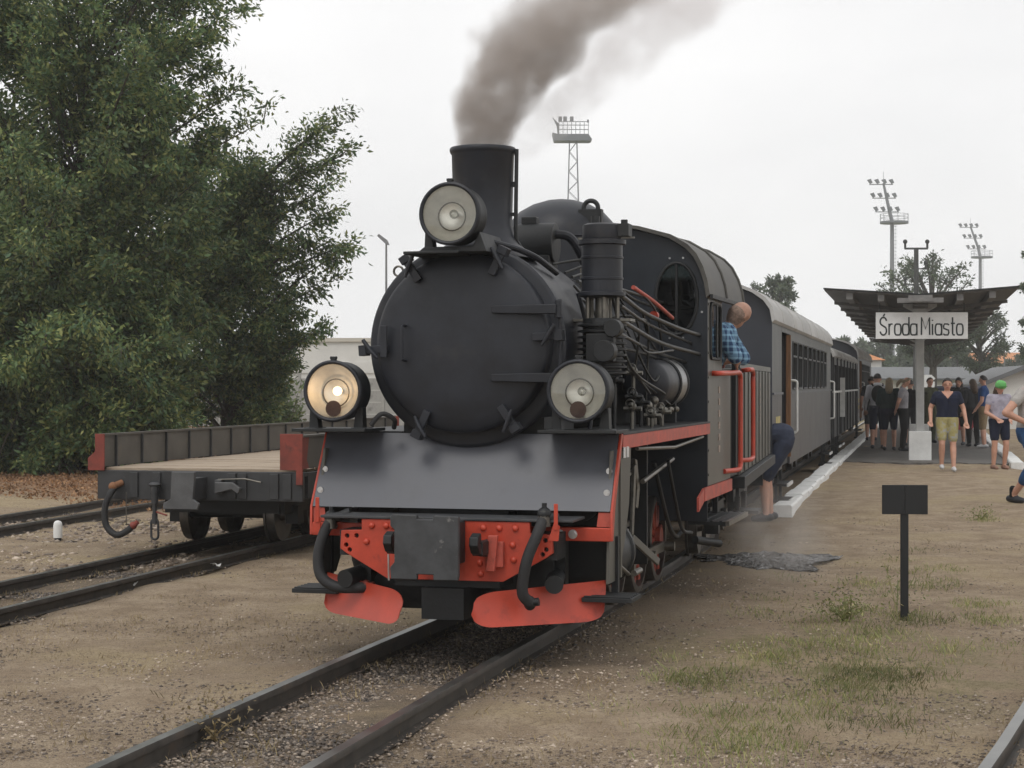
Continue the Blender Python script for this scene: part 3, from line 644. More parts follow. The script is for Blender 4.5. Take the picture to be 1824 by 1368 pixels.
runs = [[(PX+.1, PY+.05, 1.98), (.7, 1.9, 1.93), (.78, 2.6, 1.86), (.8, 3.5, 1.83)], [(PX+.1, PY+.05, 1.92), (.68, 2.2, 1.86), (.74, 3.5, 1.77)],
        [(PX+.1, PY, 1.84), (.72, 2.3, 1.75), (.8, 3.5, 1.69)], [(PX+.1, PY, 1.76), (.66, 2.3, 1.7), (.7, 3.5, 1.63)], [(PX, PY, 1.7), (.62, 2.4, 1.67), (.66, 3.5, 1.58)],
        [(.5, .9, 2.02), (.56, 1.5, 2.1), (.52, 2.4, 2.05), (.52, 3.5, 2.02)], [(.56, .6, 1.95), (.6, .9, 1.75), (.62, 1.0, 1.5), (.62, 1.0, 1.2)], [(.5, .7, 2.05), (.58, .9, 1.9), (.66, 1.1, 1.5), (.66, 1.1, 1.2)],
        [(.4, .9, 2.14), (.5, 1.1, 2.2), (.56, 1.3, 2.22), (.6, 1.4, 2.2)], [(.42, 1.0, 2.12), (.45, 1.3, 2.16), (.5, 1.5, 2.14), (.6, 1.45, 2.0)], [(.3, 1.0, 2.2), (.46, 1.2, 2.24), (.62, 1.34, 2.24)],
        [(.66, 1.75, 2.1), (.7, 2.3, 1.95), (.62, 3.0, 1.7), (.6, 3.5, 1.66)], [(.7, 1.8, 1.95), (.66, 2.2, 1.8), (.62, 2.8, 1.68)]]
prn = random.Random(5)
for k in range(7):
    x0 = prn.uniform(.42, .62); y0 = prn.uniform(.75, 1.6); z0 = prn.uniform(1.9, 2.2); runs.append([(x0, y0, z0), (x0+.08, y0+prn.uniform(.1, .3), z0-prn.uniform(.05, .25)), (.6+prn.uniform(0, .14), y0+prn.uniform(.3, .8), prn.uniform(1.5, 1.9)), (.62+prn.uniform(0, .15), y0+prn.uniform(.5, 1.6), prn.uniform(1.25, 1.75))])
for i, pts in enumerate(runs):
    MB().tube(bez(pts, 6), .015 if i in (0, 2) else (.008 if i > 6 else .011), 10).build('pipe', M_pipe, loco, 60)
MB().tube(bez([(.66, 1.7, 2.09), (.7, 2.2, 2.02), (.73, 2.75, 1.93)], 5), .014, 10).build('red_pipe', M_redold, loco, 60)
MB().cyl((.69, 2.25, 1.93), (.69, 2.3, 1.93), .03, n=12).build('red_valve_wheel', M_red, loco)
MB().tube(bez([(.56, .55, 2.0), (.6, .6, 1.8), (.635, .62, 1.5), (.62, .6, 1.2)], 8), .013, 8).build('handrail', M_black, loco, 60)
MB().tube([(.5, .8, 2.08), (.53, 2.0, 2.09), (.53, 3.48, 2.07)], .012, 8).build('boiler_handrail', M_pipe, loco)
# --- cab
prof = [(.0, 2.655), (.124, 2.645), (.35, 2.61), (.575, 2.546), (.7, 2.47), (.765, 2.40), (.815, 2.30), (.845, 2.2), (.86, 2.1)]
full = [(-x, z) for x, z in reversed(prof[1:])]+prof
outer = full+[(.86, .46), (.5, .46), (.5, .6), (-.5, .6), (-.5, .46), (-.86, .46)]
M_cabblack = mat('dark_slate_cab_paint', (.014, .018, .024), .42, var=.2, scale=3, bump=.04, bscale=9)
plate_holes(outer, [ellipse(.63, 2.1, .15, .26), ellipse(-.63, 2.1, .15, .26)], XZ, 3.5, 3.515).build('cab_front', M_cabblack, loco, 20)
for s in (-1, 1):
    rim = MB(); pts = [(s*.63+.155*math.cos(2*PI*i/32), 3.5, 2.1+.265*math.sin(2*PI*i/32)) for i in range(32)]
    wf = rim.tube(pts, .014, 8, True, True).box(s*.63-.008, s*.63+.008, 3.494, 3.52, 1.84, 2.36).build('cab_window', M_black2, loco, 60)
    MB().prism(ellipse(s*.63, 2.1, .149, .258), XZ, 3.521, 3.525).build('pane', glass('cab_shade_pane', (.12, .14, .14), .03, .01), wf)  # shade of the cab interior put into the glass tint
    wsh = MB()
    for dx, dz in ((-.05, .3), (.05, .3), (-.05, -.29), (.05, -.29), (-.19, .0), (.19, -.1)): wsh.cyl((s*.63+dx, 3.5, 2.1+dz), (s*.63+dx, 3.492, 2.1+dz), .008, n=8)
    wsh.build('window_bolts', M_steel, wf)
roof_o = [(x*1.03+.0, z+.028) for x, z in full]; poly = roof_o+[(x, z+.004) for x, z in reversed(full)]
M_roof = mat('sooty_cab_roof', (.07, .066, .058), .6, var=.3, scale=5, streak=(1, .4, 1))
roof = MB().prism(poly, XZ, 3.44, 5.3).build('cab_roof', M_roof, loco, 30)
for s in (-1, 1):
    MB().box(s*.895-.01, s*.895+.012, 3.46, 5.32, 2.1, 2.128).build('rain_strip', M_black2, roof)
rb = MB()
for yy in (4.3, 5.28): rb.tube([(x*1.035, yy, z+.034) for x, z in full], .012, 6)
rb.build('roof_ribs', M_roof, roof)
M_cabside = mat('grimy_ground_lit_cab_side', (.085, .082, .07), .4, var=.2, scale=2.5, streak=(1, 1, .3), col2=(.125, .11, .088), thr=.6, c2scale=4)  # olive-grey of ground reflections mixed into the base colour, grime streaks over it
for s in (-1, 1):
    side = [(3.516, .72), (4.68, .72), (4.68, 1.58), (4.22, 1.58), (4.22, 2.12), (3.516, 2.12)]
    win = rrect(3.6, 4.12, 1.66, 2.07, .06)
    x0, x1 = (.848, .862) if s > 0 else (-.862, -.848)
    cs = plate_holes(side, [win], YZ, x0, x1).build('cab_side', M_cabside, loco, 20)
    xf = s*.866
    fr = MB().tube([(xf, u, v) for u, v in win], .013, 6, True, True).box(min(xf, xf+s*.014), max(xf, xf+s*.014), 3.86, 3.89, 1.66, 2.07).build('side_window_frame', M_black2, cs, 60)
    MB().prism(rrect(3.61, 3.86, 1.67, 2.06, .04), YZ, s*.85-.003, s*.85+.003).build('pane', glass('clear_pane', (.8, .85, .85), .02, .1), cs)
    bs = MB()
    for k in range(8): bs.cyl((s*.862, 3.53, .8+k*.18), (s*.868, 3.53, .8+k*.18), .01, n=8)
    bs.build('side_rivets', M_cabside, cs)
    MB().box(s*.83-.018, s*.83+.018, 5.1, 5.14, .75, 2.13).build('door_pillar', M_black2, cs)
    MB().box(s*.862-.004 if s > 0 else s*.862-.012, s*.862+.012 if s > 0 else s*.862+.004, 3.3, 4.7, .62, .715).build('cab_sole_bar', M_redold, loco)
    MB().prism([(3.05, .56), (3.3, .62), (3.3, .715), (3.05, .66)], YZ, s*.862-.008, s*.862+.008).build('sole_bar_end', M_redold, loco)
    # red U handrails beside the doorway
    MB().tube(bez([(s*.862, 3.72, 1.55), (s*.92, 3.74, 1.55), (s*.94, 4.2, 1.555), (s*.94, 4.6, 1.56), (s*.94, 4.68, 1.53), (s*.94, 4.7, 1.45), (s*.94, 4.7, .9), (s*.94, 4.69, .82), (s*.93, 4.62, .79), (s*.866, 4.3, .79)], 5), .02, 10).build('red_handrail', M_red, loco, 60)
    pr = MB()
    for k in range(6): pr.box(min(s*.863, s*.867), max(s*.863, s*.867), 4.02, 4.1, .95+k*.09, 1.0+k*.09)
    pr.build('stencil_plate', mat('pale_stencil_paint', (.3, .24, .2), .6, var=.4, scale=40), cs)
MB().box(-.845, .845, 3.52, 5.2, .724, .75).build('cab_floor', M_black2, loco)
MB().lathe((0, 3.515, 1.69), (0, 1, 0), [(0, .5), (.35, .5), (.38, .46), (.39, .02)], 40).build('backhead', M_black2, loco)
MB().box(-.84, -.4, 5.15, 5.18, .75, 1.5).build('cab_back_sheet', M_black2, loco)
# ------------------------------------------------------------------ tender
M_tender = mat('stained_reflection_grey_tender_side', (.082, .08, .07), .42, var=.22, scale=2.2, streak=(1.5, 2.2, .25), col2=(.12, .107, .087), thr=.58, c2scale=2)  # lighter grey-brown because reflected light is in the base colour; stains streak it
tender = thing('locomotive_tender', 'grey steel tender with red handrail coupled behind the locomotive cab', 'tender', (1.066, 15.167, 0), heading(11.3))
MB().box(-.85, .85, 0, 4.7, .7, 1.6).build('tank_body', M_tender, tender, bevel=.02)
cm = MB()
for s in (-1, 1): cm.box(s*.84-.012, s*.84+.012, .02, 4.68, 1.6, 1.65)
cm.box(-.828, .828, 4.66, 4.684, 1.6, 1.65); cm.build('coaming', M_tender, tender)
MB().box(-.9, .9, -.06, 4.76, .6, .699).build('tender_frame', M_black2, tender, bevel=.006)
rb = MB().box(.851, .862, -.01, .01, .72, 1.6).build('side_rib', M_tender, tender)
for k in range(1, 9): share(rb, loc=(0, .52*k, 0))
coal = MB()
for k in range(160):
    x, y = rnd.uniform(-.7, .7), rnd.uniform(.5, 3.6); coal.ball((x, y, 1.58+.16*math.exp(-((x/.5)**2+((y-2)/1.2)**2))), rnd.uniform(.05, .1), 6, 4)
tag(coal.build('coal_load', mat('coal', (.012, .012, .013), .4, var=.3, scale=20), tender, 0), kind='stuff')
for s in (-1, 1):
    MB().tube(bez([(s*.852, .1, 1.58), (s*.92, .02, 1.59), (s*.93, .2, 1.59), (s*.93, .42, 1.59), (s*.93, .5, 1.55), (s*.93, .5, 1.45), (s*.93, .5, .9), (s*.93, .46, .84), (s*.92, .2, .83), (s*.852, .05, .83)], 5), .02, 10).build('red_handrail', M_red, tender, 60)
    for b0 in (.9, 3.5):
        for dy in (-.42, .42):
            w = MB().lathe((s*.4, b0+dy, .25), (s, 0, 0), [(-.03, .275), (-.01, .275), (-.01, .25), (.07, .247), (.07, .2), (.05, .06), (.1, .05), (.1, .01)], 28, False).build('wheel', M_tyre, tender)
        MB().box(s*.56-.03, s*.56+.03, b0-.7, b0+.7, .3, .42).box(s*.58-.06, s*.58+.06, b0-.5, b0-.34, .18, .34).box(s*.58-.06, s*.58+.06, b0+.34, b0+.5, .18, .34).build('bogie_frame', M_black2, tender)
    MB().box(s*.9-.12, s*.9+.1, .1, .5, .38, .405).box(s*.82-.015, s*.82+.015, .15, .18, .4, .62).build('step', M_black2, tender)
    mk = MB()
    for k in range(7): mk.box(min(s*.851, s*.857), max(s*.851, s*.857), 2.7, 2.78, .98+k*.075, 1.03+k*.075)
    mk.build('stencil_marks', mat('pale_stencil_paint', (.3, .24, .2)), tender)
for x in (.2, .55):
    MB().cyl((x, 4.4, 1.65), (x, 4.4, 1.72), .05, n=14).cyl((x, 4.36, 1.69), (x, 4.33, 1.69), .04, n=14).build('tail_marker', M_apron, tender)
MB().box(.62, .7, .3, .38, 1.601, 1.78).build('tail_lamp', M_brownred, tender, bevel=.01)

# ------------------------------------------------------------------ coaches
M_coach_lo = mat('dark_grey_coach_steel', (.05, .049, .054), .4, var=.15, scale=1.5, bump=.03, bscale=5, col2=(.068, .064, .06), thr=.6, c2scale=3)
M_coach_up = mat('grey_coach_upper_panels', (.062, .065, .064), .45, var=.15, scale=2)
M_coach_roof = mat('dusty_pale_coach_roof', (.37, .365, .355), .75, var=.12, scale=1.2, streak=(1, .5, 1), col2=(.3, .28, .25), thr=.58, c2scale=1.5)
M_coach_dk = mat('black_coach_paint', (.018, .02, .022), .5, var=.2, scale=3)
M_wood = mat('varnished_brown_wood', (.2, .1, .045), .5, var=.25, scale=5, streak=(6, 6, .6))
M_white = mat('white_enamel', (.62, .62, .6), .45, var=.1, scale=8)
M_pane = glass('coach_pane', (.5, .53, .52), .03, .22)
M_coach_end = mat('slate_coach_end', (.026, .029, .038), .45, var=.15, scale=2)
def roof_prof(hw, eave, crown, n=14):
    return [(hw*1.04*math.cos(PI*i/n), eave+(crown-eave)*math.sin(PI*i/n)**.8) for i in range(n+1)]
def coach(label, x, y, deg, L, kind):
    c = thing('passenger_coach', label, 'railway coach', (x, y, 0), heading(deg))
    hw, z0, sill, wtop, eave, crown = 1.0, .45, 1.36, 2.02, 2.19, 2.68
    body = M_coach_lo if kind == 'closed' else M_coach_dk
    if kind != 'closed': eave, crown = 2.0, 2.3
    MB().box(-hw+.03, hw-.03, .02, L-.02, z0+.02, z0+.1).build('floor', M_black2, c)
    rp = roof_prof(hw, eave, crown); ri = [(x_*.97, z_-.03) for x_, z_ in rp]
    roof = MB().prism(rp+list(reversed(ri)), XZ, -.12, L+.12).build('roof', M_coach_roof if kind != 'dark' else M_coach_roof, c, 40)
    seam = MB().tube([(a, 0, b+.002) for a, b in rp], .012, 6).build('roof_seam', M_coach_roof, roof)
    seam.location = (0, 1.2, 0)
    k = 3.
    while k < L-.5: share(seam, loc=(0, k, 0)); k += 1.8
    for e, yy in ((0, 0.), (1, L-.04)):
        endp = [(-hw, z0), (hw, z0), (hw, eave)]+[(a*.96, b-.035) for a, b in rp[1:-1]]+[(-hw, eave)]
        dw = [(-.35, z0+.1), (.35, z0+.1), (.35, 2.1), (-.35, 2.1)]; dt = min(2.08, eave-.06)
        ew = plate_holes(endp, [[(-.34, z0+.12), (.34, z0+.12), (.34, dt), (-.34, dt)]], XZ, yy, yy+.04).build('end_wall', M_coach_end if kind == 'closed' else M_coach_dk, c, 20)
        MB().box(-.335, .335, yy+.012, yy+.03, z0+.125, dt-.005).build('end_door', M_coach_lo, ew, bevel=.004)
        MB().box(-.9, .9, yy-.08 if e == 0 else yy+.045, yy-.005 if e == 0 else yy+.12, z0-.12, z0+.06).build('buffer_beam', M_black2, ew)
    for s in (-1, 1):
        x0, x1 = (hw-.03, hw) if s > 0 else (-hw, -hw+.03)
        xo = s*hw
        if kind == 'closed':
            lower = [(.04, z0), (1.45, z0), (1.45, sill), (.04, sill)]
            MB().prism(lower, YZ, x0, x1).build('side_panel', body, c)
            MB().prism([(2.75, z0), (L-.04, z0), (L-.04, sill), (2.75, sill)], YZ, x0, x1).build('side_panel', body, c)
            MB().prism([(.04, sill), (1.45, sill), (1.45, eave), (.04, eave)], YZ, x0+.002*s, x1-.002*s).build('upper_panel', M_coach_up, c)
            nW = int((L-4.2)/1.06); wins = [rrect(3.2+1.06*i, 3.2+1.06*i+.76, sill+.05, wtop, .05, 3) for i in range(nW)]
            plate_holes([(2.75, sill), (L-.04, sill), (L-.04, eave), (2.75, eave)], wins, YZ, x0, x1).build('window_wall', M_coach_up, c, 20)
            MB().prism([(1.45, 2.1), (2.75, 2.1), (2.75, eave), (1.45, eave)], YZ, x0, x1).build('door_header', M_coach_up, c)
            for i, w in enumerate(wins):
                f = MB().tube([(xo+s*.004, u, v_) for u, v_ in w], .014, 5, True, True).box(min(xo, xo+s*.012), max(xo, xo+s*.012), w[0][0]-.775, w[0][0]+.0, wtop-.2, wtop-.175).build('window', M_coach_dk, c, 60)
                a0 = 3.2+1.06*i
                MB().prism(rrect(a0+.005, a0+.755, sill+.055, wtop-.005, .04, 3), YZ, xo-s*.02-.002, xo-s*.02+.002).build('pane', M_pane, f)
                if (i*7+3) % 3: MB().box(min(xo-s*.07, xo-s*.06), max(xo-s*.07, xo-s*.06), a0+.02, a0+.2, sill, wtop).build('curtain', mat('faded_curtain', (.3, .28, .22), .9), f)
            MB().box(min(xo, xo+s*.02), max(xo, xo+s*.02), .03, 1.44, sill-.015, sill+.012).box(min(xo, xo+s*.02), max(xo, xo+s*.02), 2.76, L-.05, sill-.015, sill+.012).build('waist_moulding', M_apron, c)
            # open vestibule: door leaf folded inwards, wooden post
            MB().box(min(xo-s*.05, xo-s*.6), max(xo-s*.05, xo-s*.6), 2.7, 2.74, z0+.1, 2.08).build('open_door', M_coach_lo, c)
            MB().box(min(xo-s*.04, xo+s*.02), max(xo-s*.04, xo+s*.02), 2.64, 2.7, z0+.1, 2.09).build('door_post', M_wood, c)
            for yy in (3.0, L-.25):
                MB().tube(bez([(xo, yy, 1.52), (xo+s*.07, yy, 1.5), (xo+s*.075, yy, 1.4), (xo+s*.075, yy, .95), (xo+s*.07, yy, .86), (xo, yy, .84)], 5), .016, 8).build('grab_rail', M_white, c, 60)
        else:
            for k, (a, b) in enumerate(((.04, 3.), (3.8, L-.04))):
                nb = int((b-a)/.3)
                wb = MB().box(x0, x1, 0, .292, z0, sill-.06).build('wall_board', M_coach_dk, c)
                for q in range(nb): (wb if q == 0 else share(wb)).location = (0, a+q*.3, 0)
                MB().box(min(xo, xo+s*.03)-.01, max(xo, xo+s*.03)+.01, a, b, sill-.058, sill-.02).build('hand_rail', M_white, c)
            k = .06
            ps = None
            while k < L:
                if ps is None: ps = MB().box(xo-.03, xo+.03, 0, .07, z0, eave).build('roof_post', M_coach_dk, c); ps.location = (0, k, 0)
                else: share(ps, loc=(0, k, 0))
                k += 1.6
            MB().box(x0, x1, .02, L-.02, eave-.16, eave+.02).build('valance', M_coach_dk, c)
            MB().box(min(xo, xo+s*.1), max(xo, xo+s*.1), 3.1, 3.14, .8, 1.6).build('grab_rail', M_white, c)
        for yy in (1.75, L-1.2 if kind == 'closed' else 3.2):
            for zz, ex in ((.22, .12), (.02, .2)):
                MB().box(min(xo-s*.16, xo+s*ex*.3), max(xo-s*.16, xo+s*ex*.3), yy, yy+.8, zz, zz+.03).build('step_board', M_black2, c)
                MB().box(min(xo+s*ex*.3, xo+s*(ex*.3+.02)), max(xo+s*ex*.3, xo+s*(ex*.3+.02)), yy, yy+.8, zz-.005, zz+.035).build('step_edge', M_white, c)
            MB().box(xo-s*.1-.02, xo-s*.1+.02, yy+.05, yy+.09, .02, z0).build('step_hanger', M_black2, c); MB().box(xo-s*.1-.02, xo-s*.1+.02, yy+.7, yy+.74, .02, z0).build('step_hanger', M_black2, c)
        for b0 in (1.9, L-1.9):
            for dy in (-.5, .5):
                MB().lathe((s*.4, b0+dy, .25), (s, 0, 0), [(-.03, .275), (-.01, .275), (-.01, .25), (.07, .247), (.07, .2), (.05, .06), (.1, .05), (.1, .01)], 24, False).build('wheel', M_tyre, c)
            MB().box(s*.58-.03, s*.58+.03, b0-.85, b0+.85, .27, .38).build('bogie_frame', M_black2, c)
    MB().box(-.3, .3, .5, L-.5, .3, z0+.019).build('underframe', M_black2, c)
    if kind == 'closed':
        for sy in (.9,):
            txt = MB()
            M_y = mat('yellow_stencil', (.6, .5, .2), .6)
            for r_ in range(2):
                for q in range(3): txt.box(hw+.001, hw+.004, .55+.22*q, .69+.22*q, .98-.17*r_, 1.09-.17*r_)
            txt.build('number_stencil', M_y, c)
            MB().box(hw+.001, hw+.004, .75, .95, .62, .7).build('class_mark', M_white, c)
        bench = MB().box(-.9, -.2, 0, .42, .75, .85).box(-.9, -.2, .36, .42, .85, 1.5).box(.2, .9, 0, .42, .75, .85).box(.2, .9, .36, .42, .85, 1.5).build('bench', M_wood, c)
        for q in range(int((L-4)/1.06)): (bench if q == 0 else share(bench)).location = (0, 3.4+1.06*q, 0)
    return c
def on_axis(d): return (1.95+.2232*d, 20.43+.9748*d)
CL = 13.1
coach('grey passenger coach with pale rounded roof right behind the tender', *on_axis(0), 12.9, CL, 'closed')
coach('black open-sided coach with white hand rail between two grey coaches', *on_axis(CL+.7), 12.9, 12.4, 'dark')
coach('grey passenger coach at the far end of the train', *on_axis(CL+13.8), 12.9, 12.4, 'closed')

# ------------------------------------------------------------------ flat wagon
FW = thing('flat_wagon', 'empty flat wagon with timber deck, low steel sides and red corner posts', 'railway wagon', (-2.80, 16.05, 0), heading(13.1))
M_wag = mat('grimy_black_wagon_steel', (.03, .031, .033), .5, var=.3, scale=4, bump=.15, bscale=15, col2=(.075, .073, .07), thr=.62, c2scale=5)
M_wagside = mat('grey_brown_wagon_side', (.085, .078, .066), .55, var=.2, scale=3, col2=(.11, .095, .075), thr=.58, c2scale=6)
M_plank = mat('weathered_deck_timber', (.34, .27, .2), .85, var=.22, scale=4, streak=(1, 9, 9), bump=.3, bscale=12, col2=(.2, .16, .12), thr=.58, c2scale=4)
M_wagplate = mat('scuffed_grey_coupling_plate', (.085, .086, .088), .45, var=.2, scale=7, col2=(.24, .24, .23), thr=.68, c2scale=6, bump=.1, bscale=18)
WL = 9.2
MB().box(-.98, .98, 0, .06, .43, .69).box(-.98, .98, .0601, .14, .65, .685).build('end_beam', M_wag, FW, bevel=.006)
MB().box(-.98, .98, WL-.06, WL, .43, .69).build('end_beam', M_wag, FW, bevel=.006)
for s in (-1, 1): MB().box(s*.95-.03, s*.95+.03, .145, WL-.065, .45, .68).build('side_sill', M_wag, FW)
MB().box(-.3, .3, .15, WL-.15, .45, .66).build('centre_sill', M_wag, FW)
pk = MB().box(-.93, .93, 0, .196, .686, .712).build('plank', M_plank, FW, bevel=.004)
for k in range(45):
    o = pk if k == 0 else share(pk); o.location = (rnd.uniform(-.01, .01), .06+.2*k, rnd.uniform(-.004, .004)); o.rotation_euler = (0, rnd.uniform(-.003, .003), rnd.uniform(-.006, .006))
for s in (-1, 1):
    xa = s*.965
    MB().box(xa-.012, xa+.012, .08, WL-.08, .72, 1.0).build('side_board', M_wagside, FW)
    MB().box(xa-.03, xa+.03, .02, WL-.02, 1.0, 1.018).build('top_rail', M_wagside, FW)
    st = MB().box(xa-s*.012-.02, xa-s*.012+.02, 0, .022, .714, .999).build('stanchion', M_wag, FW)
    for k in range(16): (st if k == 0 else share(st)).location = (0, .3+.56*k, 0)
    for yy, ys in ((-.012, 1), (WL+.012, -1)):
        pg = [(.9, .72), (.9, 1.02), (.99, 1.02), (.99, .86), (1.06, .8), (1.06, .69), (.9, .69)] if s < 0 else [(.78, .71), (.78, 1.03), (.99, 1.03), (.99, .58), (.93, .58), (.93, .71)]
        MB().prism([(s*u, v_) for u, v_ in pg], XZ, yy-.02 if ys > 0 else yy, yy if ys > 0 else yy+.02).build('corner_post', M_brownred, FW, bevel=.003)
    MB().prism([(0, .72), (0, 1.0), (.16, 1.0), (.1, .8), (.16, .72)], YZ, xa-.02 if s < 0 else xa+.0125, xa-.0125 if s < 0 else xa+.02).build('corner_gusset', M_brownred, FW)
# end fittings
cp = [(-.2, .37), (.12, .37), (.14, .42), (.08, .46), (.1, .7), (-.12, .7), (-.13, .46), (-.2, .42)]
MB().prism(cp, XZ, -.32, -.28).build('coupling_plate', M_wagplate, FW, bevel=.006)
MB().box(-.1, .08, -.2799, -.001, .45, .64).build('coupling_box', M_wag, FW)
for sx in (-.62, -.4, .32, .42, .72, .84):
    MB().box(sx-.04, sx+.04, -.02, -.001, .45, .675).build('stiffener', M_wag, FW, bevel=.004)
MB().prism([(.2, .5), (.2, .6), (.36, .6), (.44, .55), (.42, .5), (.36, .54)], XZ, -.12, -.07).box(.18, .24, -.07, -.001, .5, .62).build('drag_hook', M_wagplate, FW, bevel=.006)
MB().tube([(.2, -.03, .62), (.46, -.05, .63), (.6, -.03, .6)], .008, 8).build('uncoupling_rod', M_rod, FW)
hs = MB().tube(bez([(-.78, -.06, .54), (-.8, -.12, .48), (-.84, -.14, .35), (-.82, -.15, .2), (-.72, -.15, .12), (-.62, -.14, .16), (-.58, -.13, .2)], 7), .03, 12).build('air_hose', M_rubber, FW, 60)
MB().ball((-.57, -.13, .205), .035).cyl((-.57, -.13, .2), (-.53, -.12, .24), .022, n=10).build('coupling_head', M_brownred, hs)
MB().cyl((-.74, .0, .58), (-.79, -.08, .55), .03, n=12).ball((-.79, -.08, .55), .04).build('angle_cock', mat('rusty_cock', (.2, .09, .04), .7), FW)
MB().cyl((-.67, -.06, .5), (-.67, -.06, .2), .004, n=6).build('chain', M_rod, hs)
ck = MB().cyl((-.39, -.07, .56), (-.39, -.07, .5), .04, n=12).ball((-.39, -.07, .57), (.06, .05, .025)).build('screw_coupling', M_wag, FW)
for k, (za, zb, rr) in enumerate(((.52, .4, .032), (.42, .3, .02), (.31, .22, .026))):
    MB().cyl((-.39, -.07, za), (-.39, -.07, zb), rr, n=10).build('coupling_link', M_wag, ck)
MB().tube([(-.39+.035*math.cos(a), -.07, .17+(.055 if math.sin(a) > 0 else -.055)+.035*math.sin(a)) for a in [2*PI*i/16 for i in range(16)]], .011, 8, True, True).build('end_shackle', M_wag, ck, 60)
MB().cyl((-.39, -.07, .33), (-.26, -.1, .3), .008, n=8).build('screw_lever', M_brownred, ck)
for b0 in (1.35, WL-1.35):
    for s in (-1, 1):
        for dy in (-.45, .45):
            MB().lathe((s*.4, b0+dy, .25), (s, 0, 0), [(-.03, .275), (-.01, .275), (-.01, .25), (.07, .247), (.07, .2), (.05, .06), (.1, .05), (.1, .01)], 28, False).build('wheel', M_tyre, FW)
        MB().box(s*.56-.03, s*.56+.03, b0-.75, b0+.75, .27, .4).box(s*.58-.06, s*.58+.06, b0-.53, b0-.37, .17, .34).box(s*.58-.06, s*.58+.06, b0+.37, b0+.53, .17, .34).build('bogie_frame', M_black2, FW)
    MB().box(-.5, .5, b0-.15, b0+.15, .3, .44).box(-.55, .55, b0-.78, b0-.72, .28, .42).build('bolster', M_black2, FW)
    for dy in (-.45, .45): MB().cyl((-.5, b0+dy, .25), (.5, b0+dy, .25), .04, n=12).build('axle', M_black2, FW)
# ------------------------------------------------------------------ platform canopy with its hanging name board
M_conc = mat('whitewashed_concrete_post', (.42, .42, .41), .8, var=.12, scale=4, col2=(.3, .29, .28), thr=.6, c2scale=3, bump=.15, bscale=30)
M_whitebox = mat('white_painted_concrete', (.72, .72, .7), .65, var=.08, scale=4, col2=(.5, .48, .45), thr=.68, c2scale=5)
M_soffit = mat('brown_grey_canopy_boards', (.1, .094, .088), .7, var=.2, scale=3, streak=(6, .6, 6))
M_beam = mat('dark_canopy_timber', (.075, .07, .066), .75, var=.25, scale=5)
M_purl = mat('pale_purlin_ends', (.16, .155, .15), .75, var=.2, scale=6)
CN = thing('platform_canopy', 'butterfly-roofed platform canopy on a concrete post with a white base', 'canopy', (7.95, 35.0, 0), heading(12.6))
CLN = 33
for k in range(6):
    MB().box(-.078, .078, k*6.4, k*6.4+.16, -.1, 2.95).build('post', M_conc, CN, bevel=.012)
    MB().box(-.215, .215, k*6.4-.14, k*6.4+.3, -.03, .55).build('post_base', M_whitebox, CN, bevel=.015)
    MB().box(-.17, .17, k*6.4-.1, k*6.4+.26, -.12, -.03).build('plinth', M_black2, CN)
    hd = MB().prism([(-.32, 2.98), (-.1, 2.86), (.1, 2.86), (.32, 2.98), (.32, 3.03), (-.32, 3.03)], XZ, k*6.4-.02, k*6.4+.18).build('post_head', M_conc, CN)
for s in (-1, 1):
    w = MB().prism([(0, 3.1), (s*1.76, 3.225), (s*1.76, 3.255), (0, 3.13)], XZ, -1.6, CLN); wing = w.build('roof_wing', M_soffit, CN)
    MB().prism([(0, 3.131), (s*1.78, 3.257), (s*1.78, 3.28), (0, 3.15)], XZ, -1.66, CLN+.05).build('roofing_felt', M_black2, wing)
    for xx in (.72, 1.3):
        zz = 3.1+.125*xx/1.76
        MB().box(s*xx-.06, s*xx+.06, -1.56, CLN-.1, zz-.13, zz-.002).build('purlin', M_purl, wing)
    rf = MB().prism([(s*.06, 2.93), (s*1.66, 3.09), (s*1.66, 3.03), (s*.06, 2.85)], XZ, 0, .09).build('rafter', M_beam, wing)
    for k in range(11): (rf if k == 0 else share(rf)).location = (0, .3+3.2*k, .02)
MB().box(-.14, .14, -1.5, CLN-.1, 2.94, 3.09).build('ridge_beam', M_beam, CN)
MB().box(-.42, .42, -1.72, -1.6, 2.98, 3.07).box(-.22, .22, -1.75, -1.62, 3.0, 3.12).build('beam_end_bracket', M_purl, CN)
